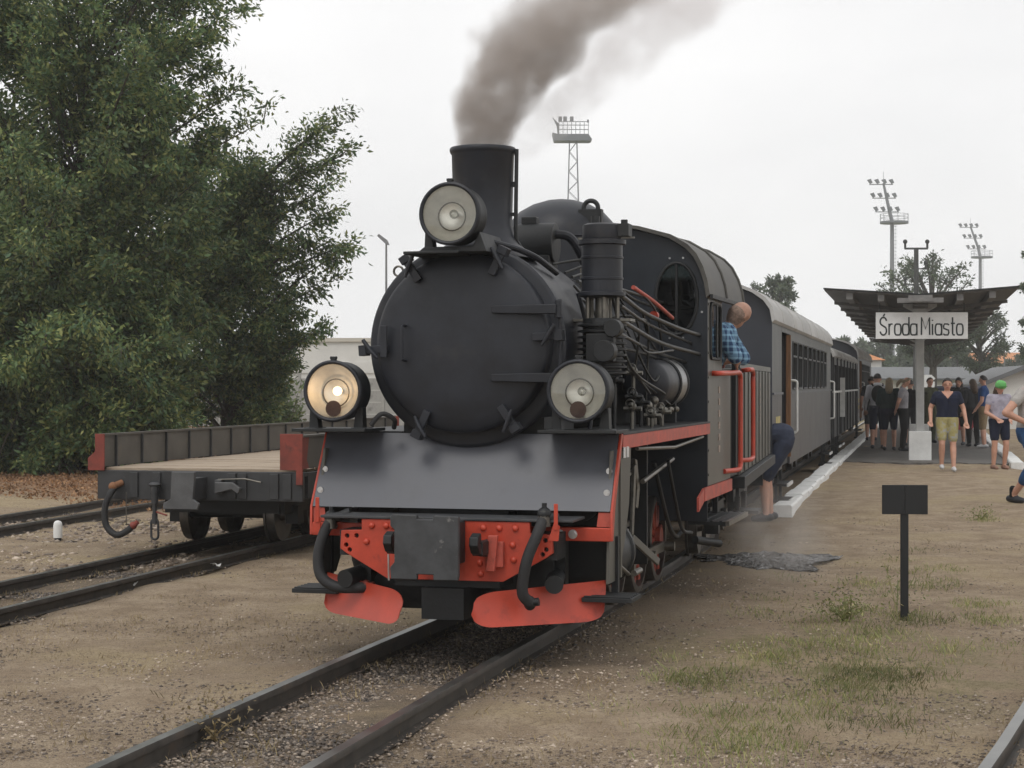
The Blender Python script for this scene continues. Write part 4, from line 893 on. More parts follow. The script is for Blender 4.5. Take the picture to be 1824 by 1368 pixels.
# name board
SG = thing('station_name_board', 'white station board lettered Środa Miasto hanging under the canopy', 'sign', (7.72, 33.85, 0), heading(2))
MB().box(-.86, .86, -.015, .015, 2.32, 2.82).build('board', mat('weathered_white_sign_board', (.72, .72, .71), .6, var=.06, scale=5, col2=(.25, .22, .2), thr=.76, c2scale=14), SG, bevel=.004)
MB().box(-.8, -.78, -.005, .005, 2.82, 3.0).box(.78, .8, -.005, .005, 2.82, 3.0).build('hanger', M_black2, SG)
def arcp(cx, cy, rx, ry, a0, a1, n=10): return [(cx+rx*math.cos(R(a0+(a1-a0)*i/n)), cy+ry*math.sin(R(a0+(a1-a0)*i/n))) for i in range(n+1)]
Ob = rrect(0, 1, 0, .62, .25, 4); Ob = Ob+[Ob[0]]
GL = {  # stroke letters: x in letter widths, y in cap heights
 'S': ([arcp(.5, .76, .5, .24, 10, 200, 12)+[(.12, .6), (.88, .42)]+arcp(.5, .24, .5, .24, 20, -170, 12), [(.5, 1.06), (.72, 1.2)]], .8),
 'r': ([[(.2, 0), (.2, .64)], [(.2, .45), (.5, .62), (.9, .62)]], .62), 'o': ([Ob], .8), 'd': ([Ob, [(1, 0), (1, 1.02)]], .8), 'a': ([Ob, [(1, -.02), (1, .64)]], .8),
 'M': ([[(0, 0), (.02, 1), (.5, .35), (.98, 1), (1, 0)]], 1.05), 'i': ([[(.5, 0), (.5, .62)], [(.5, .8), (.5, .86)]], .3),
 's': ([[(.98, .56), (.8, .62), (.2, .62), (.04, .5), (.1, .37), (.9, .27), (.98, .12), (.8, 0), (.2, 0), (.02, .07)]], .72), 't': ([[(.45, 1.0), (.45, .08), (.6, 0), (.95, 0)], [(.05, .66), (.95, .66)]], .55)}
M_let = mat('dark_green_black_lettering', (.012, .02, .02), .5)
x = -.78; capw = .147; caph = .33
for ch in 'Sroda Miasto':
    if ch == ' ': x += .055; continue
    st, w = GL[ch]; b = MB()
    for line in st:
        if ch in 'oda' and line is Ob: b.tube([(x+u*w*capw, -.016, 2.395+v_*caph) for u, v_ in line[:-1]], .015, 8, True, True)
        else: b.tube([(x+u*w*capw, -.016, 2.395+v_*caph) for u, v_ in line], .015, 8)
    b.build('letter', M_let, SG, 60); x += w*capw+.031
# ------------------------------------------------------------------ small furniture
sp = thing('black_sign_post', 'small black metal sign board on a thin black post in grass', 'sign', (2.61, 11.95, -.1), R(-4))
M_bp = mat('matt_black_sign_paint', (.006, .007, .008), .5, var=.2)
MB().box(-.026, .026, -.012, .012, -.1, .9).build('post', M_bp, sp, bevel=.003)
MB().box(-.15, -.0005, -.026, -.014, .705, .9).build('board_panel', M_bp, sp, bevel=.002)
MB().box(.0005, .15, -.026, -.014, .705, .9).build('board_panel', M_bp, sp, bevel=.002)
MB().cyl((-.013, -.026, .885), (-.013, -.03, .885), .008, n=8).build('screw', M_black2, sp)
mk = thing('white_marker_post', 'short white domed marker post between the tracks at left', 'marker post', (-4.55, 18.0, -.1))
MB().lathe((0, 0, .03), (0, 0, 1), [(0, .045), (.12, .045), (.15, .04), (.165, .028), (.172, .01)], 18).build('cap', M_whitebox, mk, 50)
MB().cyl((0, 0, -.03), (0, 0, .03), .035, n=16).build('stem', M_black2, mk)
def flat_litter(x, y, label, w, col):
    b = MB(); n = 7
    vs = []
    for j in range(3):
        for i in range(4): vs.append((x+(i-1.5)*w*.3+rnd.uniform(-.01, .01), y+(j-1)*w*.3, -.07+rnd.uniform(0, .03)))
    b.add(vs, [(j*4+i, j*4+i+1, (j+1)*4+i+1, (j+1)*4+i) for j in range(2) for i in range(3)])
    o = b.build('crumpled_paper', mat('white_litter', (.6, .6, .58), .8), None, 0); sol = o.modifiers.new('s', 'SOLIDIFY'); sol.thickness = .004
    tag(o, label, 'litter')
flat_litter(-2.93, 13.2+.55, 'crumpled white paper between the rails at left, nearer one', .12, 0)
flat_litter(-2.5, 15.2, 'crumpled white paper between the rails just before the flat wagon', .09, 0)
flat_litter(7.95, 29.9, 'white paper scrap on the ground behind the walking woman', .2, 0)

# ------------------------------------------------------------------ masts, lamps, poles
M_galv = mat('galvanised_mast_steel', (.17, .175, .19), .5, metal=.2, var=.1)
M_fld = mat('floodlight_housing', (.13, .14, .15), .5, var=.2)
def flood_mast(label, x, y, h, tilt, s=1.):
    t = thing('floodlight_mast', label, 'floodlight mast', (x, y, -.1), 0, 'stadium floodlight masts')
    hp = h*.82
    MB().tube([(0, 0, -1), (0, 0, hp*.5), (0, 0, hp)], [.42*s, .34*s, .27*s], 14).build('pole', M_galv, t, 60)
    arm = MB().tube([(0, 0, hp), (-.4*s, 0, hp+(h-hp)*.3), (tilt*s, 0, h)], [.27*s, .24*s, .16*s], 10).build('head_pole', M_galv, t, 60)
    MB().cyl((tilt*s, 0, h), (tilt*s, 0, h+1.6), .03, n=6).build('lightning_rod', M_galv, t)
    pf = MB().cyl((.3*s, 0, hp-.3), (.3*s, 0, hp), 2.0*s, n=12).build('platform', M_fld, t)
    rl = MB()
    for zz in (.5, 1.0): rl.arc_torus((.3*s, 0, hp+zz*s), 1.95*s, .03, 0, 2*PI, (1, 0, 0), (0, 1, 0), 18, 4)
    for k in range(12): rl.cyl((.3*s+1.95*s*math.cos(k*PI/6), 1.95*s*math.sin(k*PI/6), hp), (.3*s+1.95*s*math.cos(k*PI/6), 1.95*s*math.sin(k*PI/6), hp+1.0*s), .025, n=4)
    rl.build('railing', M_galv, t)
    for r_ in range(3):
        u = .25+.36*r_; zc = hp+(h-hp)*u; xc = -.4*s*min(1, u/.3) if u < .3 else -.4*s+(tilt*s+.4*s)*(u-.3)/.7
        bar = MB().box(xc-2.0*s, xc+1.3*s, -.06, .06, zc-.06, zc+.06).build('lamp_bar', M_galv, t)
        for k in range(4):
            xk = xc-1.9*s+1.0*s*k
            MB().prism([(xk-.42*s, zc+.62*s), (xk+.05*s, zc+.75*s), (xk+.3*s, zc+.2*s), (xk, zc+.05*s)], XZ, -.35*s, .1*s).build('floodlight', M_fld, t)
    ld = MB().box(.5*s, .53*s, -.03, .03, 2, hp)
    k = 3.
    while k < hp: ld.box(.25*s, .62*s, -.02, .02, k, k+.05); k += .5
    ld.build('ladder', M_galv, t)
def pxw(px, Y): return (px-912)/3200*Y
flood_mast('tall tubular floodlight mast standing left of the canopy post', pxw(1589, 250), 250, 29.5, -1.2)
flood_mast('thinner tubular floodlight mast seen over the right canopy wing', pxw(1746, 330), 330, 30.5, -1.8)
def lattice(x, y, h):
    t = thing('lattice_floodlight_tower', 'steel lattice floodlight tower with a railed platform behind the chimney smoke', 'floodlight mast', (x, y, -.1))
    lg = []
    w0, w1 = 1.2, .42; hp = h-3.2
    for sx in (-1, 1):
        for sy in (-1, 1):
            MB().cyl((sx*w0, sy*w0, -1), (sx*w1, sy*w1, hp), .085, .06, n=6).build('leg', M_galv, t)
    br = MB(); n = 26
    for k in range(n):
        z0 = hp*k/n; z1 = hp*(k+1)/n; a = w0+(w1-w0)*k/n; b_ = w0+(w1-w0)*(k+1)/n; sg = 1 if k % 2 else -1
        for (p, q) in (((-sg*a, -a, z0), (sg*b_, -b_, z1)), ((-sg*a, a, z0), (sg*b_, b_, z1)), ((-a, -sg*a, z0), (-b_, sg*b_, z1)), ((a, -sg*a, z0), (b_, sg*b_, z1))): br.cyl(p, q, .028, n=4)
    tag(br.build('bracing', M_galv, t), kind='stuff')
    MB().prism([(-2.2, hp), (1.9, hp), (2.1, hp+.15), (1.7, hp+.75), (-1.8, hp+.75), (-2.4, hp+.9)], XZ, -1.2, 1.2).build('platform', M_fld, t)
    MB().prism([(-2.4, hp+2.7), (-1.6, hp+1.9), (-1.6, hp+.75), (-1.8, hp+.75), (-1.9, hp+1.7)], XZ, -.8, -.6).build('side_bracket', M_fld, t)
    rl = MB()
    for zz in (1.2, 1.7, 2.1): rl.box(-1.7, 1.7, -1.22, -1.16, hp+zz, hp+zz+.08)
    for k in range(8): rl.box(-1.7+.48*k, -1.64+.48*k, -1.22, -1.16, hp+.75, hp+2.1)
    rl.build('railing', M_galv, t)
    for xx in (-1.5, -.95, -.2): MB().box(xx-.2, xx+.2, -1.0, -.7, hp+2.2, hp+2.75).build('floodlight', M_fld, t)
    MB().box(1.55, 1.75, -1.0, -.7, hp+2.1, hp+2.4).build('floodlight', M_fld, t)
lattice(pxw(1021, 205), 205, 32.4)
def pole(x, y, h):
    t = thing('utility_pole', 'dark concrete utility pole with insulators rising behind the canopy', 'utility pole', (x, y, -.1))
    m = mat('dark_weathered_pole', (.05, .052, .05), .85, var=.3, scale=3)
    MB().tube([(0, 0, -.3), (0, 0, h)], [.16, .1], 8).build('shaft', m, t)
    MB().box(-.5, .5, -.05, .05, h-.04, h+.04).build('cross_arm', m, t)
    for xx, zz in ((-.48, 0), (.48, 0), (.42, -.9), (-.48, -1.6), (.42, -2.4)):
        MB().cyl((xx, 0, h+zz), (xx, 0, h+zz+.28), .05, n=8).ball((xx, 0, h+zz+.3), .1, 8, 6).build('insulator', m, t)
        if zz < 0: MB().box(min(xx, 0), max(xx, 0), -.02, .02, h+zz, h+zz+.05).build('bracket', m, t)
pole(pxw(1632, 78), 78, 7.45)
def street_lamp(label, x, y, h, tilt):
    t = thing('street_lamp', label, 'street lamp', (x, y, -.1)); m = mat('grey_lamp_column', (.16, .165, .17), .5)
    MB().tube([(0, 0, -.3), (0, 0, h)], [.07, .04], 8).build('column', m, t)
    MB().prism([(-.38, .3), (-.3, .38), (.05, .12), (.14, -.08), (.0, -.06)], lambda u, v_, d: (u, d, h+v_), -.1, .1).build('lamp_head', m, t)
street_lamp('grey street lamp with a slanted head left of the smokebox', pxw(688, 75), 75, 7.45, 1)
street_lamp('tall grey street lamp above the roofs near the right edge', pxw(1789, 140), 140, 4.9, 1)
dp = thing('curved_lamp_pole', 'thin pole with a curved arm above the flat-roofed building', 'lamp pole', (pxw(590, 82), 82, 0))
MB().tube(bez([(0, 0, 0), (0, 0, 3.6), (-.05, 0, 3.95), (-.35, 0, 4.08)], 5), .03, 6).build('arm', M_galv, dp, 60)

# ------------------------------------------------------------------ buildings
M_wht = mat('white_render', (.62, .61, .58), .85, var=.08, scale=.8)
M_bei = mat('pale_beige_render', (.48, .45, .39), .85, var=.08, scale=.6)
M_gwin = mat('dark_window_glass', (.03, .035, .04), .15, var=.2)
M_tile = mat('orange_roof_tiles', (.5, .2, .075), .8, var=.2, scale=3)
M_grroof = mat('grey_sheet_roof', (.12, .125, .13), .6, var=.15, scale=1)
def house(name, label, x, y, rz, W, D, zw, zr, wall, roof, kind='gable', wins=(), cat='building'):
    t = thing(name, label, cat, (x, y, -.1), rz)
    MB().box(-W/2, W/2, 0, D, -.3, zw).build('wall', wall, t)
    if kind == 'gable':      # ridge along local x
        MB().prism([(-.3, zw-.12), (D/2, zr), (D+.3, zw-.12), (D+.3, zw), (D/2, zr+.14), (-.3, zw)], YZ, -W/2-.3, W/2+.3).build('roof', roof, t)
        g = MB(); g.prism([(0, zw), (D, zw), (D/2, zr)], YZ, -W/2, W/2); g.build('gable', wall, t)
    elif kind == 'gable_y':  # ridge along local y, gable end faces the camera
        MB().prism([(-W/2-.3, zw-.15), (0, zr), (W/2+.3, zw-.15), (W/2+.3, zw), (0, zr+.16), (-W/2-.3, zw)], XZ, -.3, D+.3).build('roof', roof, t)
        MB().prism([(-W/2, zw), (W/2, zw), (0, zr)], XZ, 0, D).build('gable', wall, t)
    elif kind == 'hip':
        b = MB(); e = .3
        b.add([(-W/2-e, -e, zw), (W/2+e, -e, zw), (W/2+e, D+e, zw), (-W/2-e, D+e, zw), (-W/2+D*.35, D/2, zr), (W/2-D*.35, D/2, zr)], [(0, 1, 5, 4), (1, 2, 5), (2, 3, 4, 5), (3, 0, 4), (3, 2, 1, 0)])
        b.build('roof', roof, t, 0)
    else:
        MB().box(-W/2-.1, W/2+.1, -.1, D+.1, zw, zr).build('roof', roof, t)
    for (x0, x1, z0, z1) in wins:
        w = MB().box(x0, x1, -.04, .0, z0, z1).build('window', M_white, t)
        MB().box(x0+.06, x1-.06, -.06, -.041, z0+.06, z1-.06).build('pane', M_gwin, w)
    return t
b = house('flat_roofed_building', 'white flat-roofed building behind the concrete fence at left', pxw(640, 80), 80, R(3), 9.5, 10, 3.45, 3.62, M_wht, M_bei, 'flat', [(-1.4, -.3, .6, 1.9), (1.0, 2.3, .6, 1.9)])
MB().box(-4.76, 4.76, -.05, -.001, 2.05, 2.55).build('white_band', M_wht, b)
MB().box(1.0, 2.4, 1, 2, 3.62, 3.95).build('rooftop_vents', M_bei, b)
for q in range(4): MB().box(1.05+q*.36, 1.2+q*.36, .98, .999, 3.75, 3.9).build('vent', M_gwin, b)
house('orange_roofed_house', 'white house with orange tiled roof above the dark coach', pxw(1500, 130), 130, R(-10), 5.6, 8, 3.3, 4.5, M_wht, M_tile, 'hip', [(-1.4, -.6, 1.6, 2.4), (.4, 1.2, 1.6, 2.4)])
house('long_beige_shed', 'long low beige shed behind the platform crowd', pxw(1650, 120), 120, R(-6), 11.5, 7, 1.95, 2.6, M_bei, M_grroof, 'gable', [(-4, -3, .8, 1.5), (.2, 1.2, .8, 1.5), (3.4, 4.4, .8, 1.5)])
house('grey_roofed_station_house', 'pale house with a dark grey roof at the right edge of the photo', pxw(1822, 62), 62, R(-8), 2.6, 8, 1.55, 2.05, M_wht, M_grroof, 'gable_y', [(-.9, -.4, .6, 1.2)])
house('grey_sheet_kiosk', 'dark grey sheet metal kiosk left of the pale house', pxw(1772, 85), 85, R(-5), 2.4, 4, 1.45, 1.6, mat('dark_grey_sheet', (.13, .135, .14), .6), M_grroof, 'flat')
for i, (px, Y, W, zw, zr, lb) in enumerate(((1735, 260, 7, 4.6, 6.0, 'far pink house with orange roof above the beige shed'), (1772, 280, 9, 4.8, 6.4, 'far house with orange roof left of the tall street lamp'), (1700, 300, 8, 4.2, 5.6, 'far yellow house half hidden behind trees right of the canopy post'))):
    house('distant_house', lb, pxw(px, Y), Y, R(-10+8*i), W, 8, zw, zr, (M_bei, mat('pinkish_render', (.5, .36, .3), .85), mat('yellow_render', (.5, .42, .22), .85))[i], M_tile, 'gable', [(-2, -1, 2.5, 3.8), (.6, 1.6, 2.5, 3.8)])
# concrete panel fence at left: separate posts and slabs
fe = thing('concrete_panel_fence', 'grey concrete panel fence in front of the flat-roofed building', 'fence', (pxw(455, 66), 66, -.1), R(-2))
M_fc = mat('grey_fence_concrete', (.3, .3, .28), .85, var=.15, scale=3, col2=(.16, .16, .15), thr=.6, c2scale=1.5)
fp = MB().box(-.06, .06, -.07, .07, 0, 1.95).build('fence_post', M_fc, fe); fs = MB().box(.065, 1.475, -.03, .03, 0, .425).build('slab', M_fc, fe)
ff = True
for k in range(7):
    (fp if ff else share(fp)).location = (k*1.54-3, 0, 0)
    for r_ in range(4):
        (fs if ff else share(fs)).location = (k*1.54-3, 0, .03+.44*r_); ff = False
# market stall awning and parked things behind the people
ms = thing('market_stall', 'dark blue market stall with a red counter cloth behind the people', 'stall', (pxw(1712, 58), 58, -.05), R(-8))
MB().prism([(0, 1.32), (1.0, 1.4), (1.0, 1.44), (0, 1.36)], YZ, -.75, .75).build('awning', mat('dark_blue_canvas', (.02, .025, .06), .8), ms)
for sx in (-.7, .7):
    for sy in (.03, .95): MB().cyl((sx, sy, 0), (sx, sy, 1.36), .02, n=8).build('stall_pole', M_galv, ms)
MB().box(-.6, .6, .1, .8, 0, .75).build('counter', mat('red_counter_cloth', (.3, .05, .06), .8, var=.2), ms)
fw = thing('direction_sign', 'white arrow-shaped direction sign just right of the canopy post', 'sign', (pxw(1652, 90), 90, -.05))
MB().prism([(-.45, 1.62), (.2, 1.62), (.4, 1.8), (.2, 1.98), (-.45, 1.98)], XZ, -.02, .02).build('arrow_board', M_white, fw)
MB().cyl((-.3, .03, 0), (-.3, .03, 2), .03, n=8).build('post', M_galv, fw)
bb = thing('notice_board', 'white notice board on posts right of the canopy post', 'notice board', (pxw(1652, 75), 75, -.05))
MB().box(-.4, .3, -.02, .02, 1.25, 1.62).build('panel', M_white, bb)
for sx in (-.3, .2): MB().cyl((sx, .04, 0), (sx, .04, 1.6), .025, n=8).build('post', M_galv, bb)
# ------------------------------------------------------------------ people: tapered limbs fused into one continuous skin, coloured by garment
def cloth(name, col, **k): return mat(name, col, .85, var=k.pop('var', .15), scale=k.pop('scale', 9), bump=.7, bscale=13, spec=.2, **k)
M_skin = mat('skin', (.50, .27, .19), .55, var=.1, scale=8)
M_skin2 = mat('tanned_skin', (.36, .2, .14), .55, var=.1, scale=8)
M_hair = {'brown': mat('brown_hair', (.06, .035, .02), .6, var=.4, scale=40), 'dark': mat('dark_hair', (.015, .012, .01), .55, var=.4, scale=40), 'blond': mat('ash_blond_hair', (.2, .15, .09), .6, var=.3, scale=40), 'grey': mat('grey_stubble_hair', (.3, .19, .14), .8, var=.2, scale=60)}
JD = dict(head=(0, -.01, 1.585), neck=(0, .01, 1.46), chest=(0, .0, 1.26), belly=(0, 0, 1.06), pelvis=(0, .01, .94),
          sL=(-.185, .01, 1.385), sR=(.185, .01, 1.385), eL=(-.25, .03, 1.11), eR=(.25, .03, 1.11), wL=(-.265, -.05, .88), wR=(.265, -.05, .88),
          hL=(-.095, .0, .9), hR=(.095, .0, .9), kL=(-.105, -.02, .48), kR=(.105, -.02, .48), aL=(-.11, .02, .085), aR=(.11, .02, .085), face=(0, -1, 0))
def person(label, loc, rz, h, J=None, top=None, bottom=None, shoe=None, sleeve=.55, leg=.5, hair='brown', hairdo='short', build=1., skin=None, parent=None, hat=None, sock=None, chest=1., group=None, neckline=False, extra=None):
    j = {k: Vector(v_) for k, v_ in JD.items()}
    for k, v_ in (J or {}).items(): j[k] = Vector(v_)
    sc = h/1.72; B = build; P = []
    f = j['face'].normalized(); side = f.cross(Vector((0, 0, 1))).normalized(); up = (j['head']-j['neck']).normalized()
    def cap(a, b, r0, r1, reg): P.append((reg, Vector(a), Vector(b), r0, r1))
    hd = j['head']
    cap(hd+up*.03, hd+up*.032, .084, .084, 'skin'); cap(hd-up*.05+f*.012, hd-up*.045+f*.012, .066, .066, 'skin'); cap(hd-up*.085+f*.04, hd-up*.08+f*.04, .03, .03, 'skin')
    cap(hd+up*.005+f*.08, hd-up*.03+f*.1, .011, .015, 'skin')
    for s in (-1, 1): cap(hd+side*(s*.08)-up*.0, hd+side*(s*.084)-up*.03, .014, .012, 'skin')
    cap(hd-up*.065+f*.078+side*.02, hd-up*.065+f*.078-side*.02, .009, .009, 'lip')
    if hairdo == 'bald': cap(hd-up*.03-f*.02, hd-up*.0-f*.024, .07, .082, 'stub')
    cap(j['neck']-up*.05, hd-up*.06, .054*B, .05, 'skin')
    tr = 'top'
    for s in (-1, 1):
        cap(j['chest']+side*(s*.075*B)+Vector((0, 0, .06)), j['belly']+side*(s*.06*B), .112*B*chest, .105*B, tr)
        cap(j['belly']+side*(s*.06*B), j['pelvis']+side*(s*.07*B)+Vector((0, 0, .05)), .107*B, .115*B, tr)
        cap(j['pelvis']+side*(s*.07*B), (j['hL'] if s > 0 else j['hR'])*.5+j['pelvis']*.5+side*(s*.03*B)-Vector((0, 0, .05)), .122*B, .11*B, 'bottom')
    cap(j['chest']+Vector((0, 0, .09)), j['neck']-up*.02, .105, .06, tr)
    for q in 'LR':
        s_, e_, w_ = j['s'+q], j['e'+q], j['w'+q]; m = s_.lerp(e_, min(1, sleeve))
        cap(j['chest']+Vector((0, 0, .11)), s_, .075, .066*B, tr)
        cap(s_, m, .066*B, .06*B, tr if sleeve > .1 else 'skin'); cap(m, e_, .048*B, .041*B, 'skin' if sleeve < 1.01 else tr); cap(e_, w_, .041*B, .028*B, 'skin' if sleeve < 1.5 else tr)
        d = (w_-e_).normalized(); pm = w_+d*.05
        cap(w_, pm, .028, .034, 'skin')
        acr = d.cross(f if abs(d.dot(f)) < .8 else Vector((0, 0, 1))).normalized(); nrm = acr.cross(d)
        for k in range(4):
            b0 = pm+acr*((k-1.5)*.021)+d*.02; L_ = (.06, .072, .068, .052)[k]
            kn = b0+d*L_*.5; cap(b0, kn, .0105, .01, 'skin'); cap(kn, kn+d*L_*.4+f*L_*.25, .01, .009, 'skin')
        cap(w_+d*.02+acr*.03, w_+d*.06+acr*.058+f*.01, .013, .011, 'skin'); cap(w_+d*.06+acr*.058+f*.01, w_+d*.09+acr*.055+f*.015, .011, .009, 'skin')
        hp, kn, an = j['h'+q], j['k'+q], j['a'+q]
        n_pts = 6; r_leg = lambda t: .088*B*(1-t)+.056*t if t <= 1 else .056*(2-t)+.036*(t-1)
        def lp(t): return hp.lerp(kn, t) if t <= 1 else kn.lerp(an, t-1)
        lt = leg*2
        ts = sorted(set([0, .5, 1, 1.3, 2]+[min(2, lt)]))
        for a_, b_ in zip(ts[:-1], ts[1:]):
            cl = b_ <= lt+1e-6
            bul = .012 if (a_ == 1.3 or b_ == 1.3) else 0
            cap(lp(a_), lp(b_), r_leg(a_)+(.018 if cl else 0)+(.008 if a_ == 1.3 else 0), r_leg(b_)+(.018 if cl else 0)+(.008 if b_ == 1.3 else 0), 'bottom' if cl else 'skin')
        ff = Vector((f.x, f.y, 0)).normalized() if 'foot' not in j else j['foot']
        if sock: cap(an+Vector((0, 0, .09)), an, .042, .04, 'sock')
        cap(an-Vector((0, 0, .03))-ff*.05, an-Vector((0, 0, .035))+ff*.06, .042, .046, 'shoe'); cap(an-Vector((0, 0, .035))+ff*.06, an-Vector((0, 0, .045))+ff*.14, .046, .034, 'shoe')
    mb = MB()
    for reg, a, b, r0, r1 in P:
        d = b-a
        L_ = max(d.length, 1e-5); t = d.normalized() if d.length > 1e-5 else Vector((0, 0, 1))
        prof = [(-r0*math.cos(x_), r0*math.sin(x_)) for x_ in (.02, .5, 1.0, 1.5)]+[(L_+r1*math.cos(x_), r1*math.sin(x_)) for x_ in (1.5, 1.0, .5, .02)]
        mb.lathe(a, t, prof, 12)
    me = bpy.data.meshes.new('person'); me.from_pydata(mb.v, [], mb.f)
    bm = bmesh.new(); bm.from_mesh(me); bmesh.ops.recalc_face_normals(bm, faces=bm.faces[:]); bm.to_mesh(me); bm.free()
    tmp = bpy.data.objects.new('tmp', me); C.objects.link(tmp)
    rm = tmp.modifiers.new('r', 'REMESH'); rm.mode = 'VOXEL'; rm.voxel_size = .0095; rm.use_smooth_shade = True
    sm = tmp.modifiers.new('s', 'SMOOTH'); sm.factor = .5; sm.iterations = 3
    dg = bpy.context.evaluated_depsgraph_get(); ev = tmp.evaluated_get(dg); me2 = bpy.data.meshes.new_from_object(ev)
    bpy.data.objects.remove(tmp); bpy.data.meshes.remove(me)
    n = len(me2.polygons); ctr = np.empty(n*3); me2.polygons.foreach_get('center', ctr); ctr = ctr.reshape(-1, 3)
    best = np.full(n, 1e9); idx = np.zeros(n, int); regs = ['skin', 'top', 'bottom', 'shoe', 'sock', 'lip', 'stub']
    for reg, a, b, r0, r1 in P:
        a = np.array(a); b = np.array(b); ab = b-a; t = np.clip(((ctr-a)@ab)/max(ab@ab, 1e-9), 0, 1)
        d = np.linalg.norm(ctr-a-t[:, None]*ab, axis=1)-(r0+(r1-r0)*t)
        # waist line: the shirt hem hangs over the trousers
        w = d < best; best[w] = d[w]; idx[w] = regs.index(reg)
    if neckline:   # V neck
        c = ctr; nk = np.array(j['neck']); low = nk[2]-.04
        v = (c[:, 1] < nk[1]-.02) & (c[:, 2] > low-.1+abs(c[:, 0])*1.15) & (c[:, 2] < low+.09) & (abs(c[:, 0]) < .1)
        idx[v & (idx == 1)] = 0
    sk = skin or M_skin
    me2.materials.clear()
    for m in (sk, top, bottom, shoe, sock or shoe, mat('lips', (.36, .12, .1), .5), mat('cropped_grey_stubble', (.19, .13, .1), .8, var=.3, scale=60)): me2.materials.append(m)
    me2.polygons.foreach_set('material_index', idx.astype(np.int32)); me2.polygons.foreach_set('use_smooth', [True]*n)
    me2.name = 'person'
    o = bpy.data.objects.new('person', me2); C.objects.link(o); o.location = loc; o.rotation_euler = (0, 0, rz); o.scale = (sc, sc, sc)
    tag(o, label, 'person', group)
    # hair and eyes are parts of the figure
    hb = MB(); nu, nv = 22, 14; ax = Matrix((side, -f, up)).transposed()
    def hp(th, ph, k): 
        q = Vector((math.sin(th)*math.cos(ph), math.sin(th)*math.sin(ph), math.cos(th))); return hd+up*.02+ax @ Vector((q.x*.088*k, q.y*.098*k+.008, q.z*.103*k))
    rng = random.Random(len(label)*31+hash(label[:3]) % 7 if False else len(label)*31)
    rows = []
    for i in range(nv+1):
        row = []
        for k in range(nu):
            ph = 2*PI*k/nu; front = max(0, -math.sin(ph))
            lim = {'short': 1.75, 'bald': 1.5, 'pony': 1.9, 'long': 2.2}[hairdo]-front*(.95 if hairdo != 'bald' else .75)
            th = lim*i/nv
            row.append(hp(th, ph, 1+rng.uniform(-.02, .03)))
        rows.append(row)
    if hairdo == 'bald': rows = [[hd+(p-hd)*.985 for p in r_] for r_ in rows]
    if hairdo != 'bald':
        hb.ring_tube(rows, True); ho = hb.build('hair', M_hair[hair], o, 80)
        if hairdo == 'bald': ho.scale = (1, 1, 1)
    if hairdo == 'pony': MB().tube(bez([hd+up*.06-f*.1, hd+up*.03-f*.15, hd-up*.06-f*.16, hd-up*.14-f*.13], 5), [.03, .033, .036, .04, .042, .042, .042, .04, .04, .038, .034, .03, .026, .02, .014, .006], 8).build('ponytail', M_hair[hair], o, 80)
    if hairdo == 'long':
        MB().tube([hd+up*.0-f*.05, hd-up*.1-f*.05, hd-up*.2-f*.07, hd-up*.26-f*.08], [.085, .095, .085, .05], 14).build('long_hair', M_hair[hair], o, 80)
    for s in (-1, 1): MB().ball(hd+side*(s*.033)+f*.079+up*.012, (.009, .007, .0055), 8, 6).build('eye', mat('eye', (.02, .015, .012), .2), o, 80)
    if hat is not None:
        q = MB().lathe(hd+up*.045, up, [(-.02, .104), (.0, .107), (.05, .1), (.085, .075), (.1, .03), (.103, .004)], 24).build('cap', hat, o, 60)
        bz = MB(); br = [hd+up*.035+f*(.09+.085*math.cos(a))*1.0+side*(.088*math.sin(a)) for a in [PI*(k/12-.5) for k in range(13)]]
        bz.add(br+[p-up*.012 for p in br], [tuple(range(13)), tuple(range(25, 12, -1))]+[(k, (k+1) % 13, (k+1) % 13+13, k+13) for k in range(13)]); bz.build('peak', hat, q)
    if extra: extra(o, j, f, side, up)
    return o
T = lambda **k: k
navy = cloth('navy_cotton', (.012, .016, .035)); grey = cloth('light_grey_cotton', (.3, .29, .31)); black = cloth('black_cotton', (.012, .012, .013)); lilac = cloth('lilac_grey_cotton', (.33, .31, .37), col2=(.2, .19, .27), thr=.62, c2scale=9)
denim = cloth('blue_denim', (.03, .08, .19), var=.3); khaki = cloth('khaki_cotton', (.23, .17, .1)); blue = cloth('royal_blue_cotton', (.02, .06, .18)); camo = cloth('camouflage_cloth', (.07, .075, .045), col2=(.03, .03, .02), thr=.52, c2scale=9)
white_sh = cloth('white_hooded_cotton', (.55, .55, .58)); darkgreen = cloth('dark_green_jacket', (.016, .03, .03)); greyblue = cloth('grey_blue_workwear', (.035, .042, .065)); dgrey = cloth('dark_grey_cotton', (.03, .032, .036))
prt = cloth('black_white_print', (.02, .02, .02), col2=(.5, .5, .5), thr=.6, c2scale=12)
sh_w = mat('white_canvas_shoe', (.5, .5, .5), .7); sh_d = mat('dark_shoe', (.02, .022, .028), .6); sh_s = mat('sandal', (.25, .14, .1), .7)
wave = cloth('wave_print_shorts', (.34, .3, .13), col2=(.3, .31, .33), thr=.5, c2scale=9)
printed = cloth('grey_tee_with_faded_print', (.36, .34, .32), col2=(.42, .16, .13), thr=.62, c2scale=5)
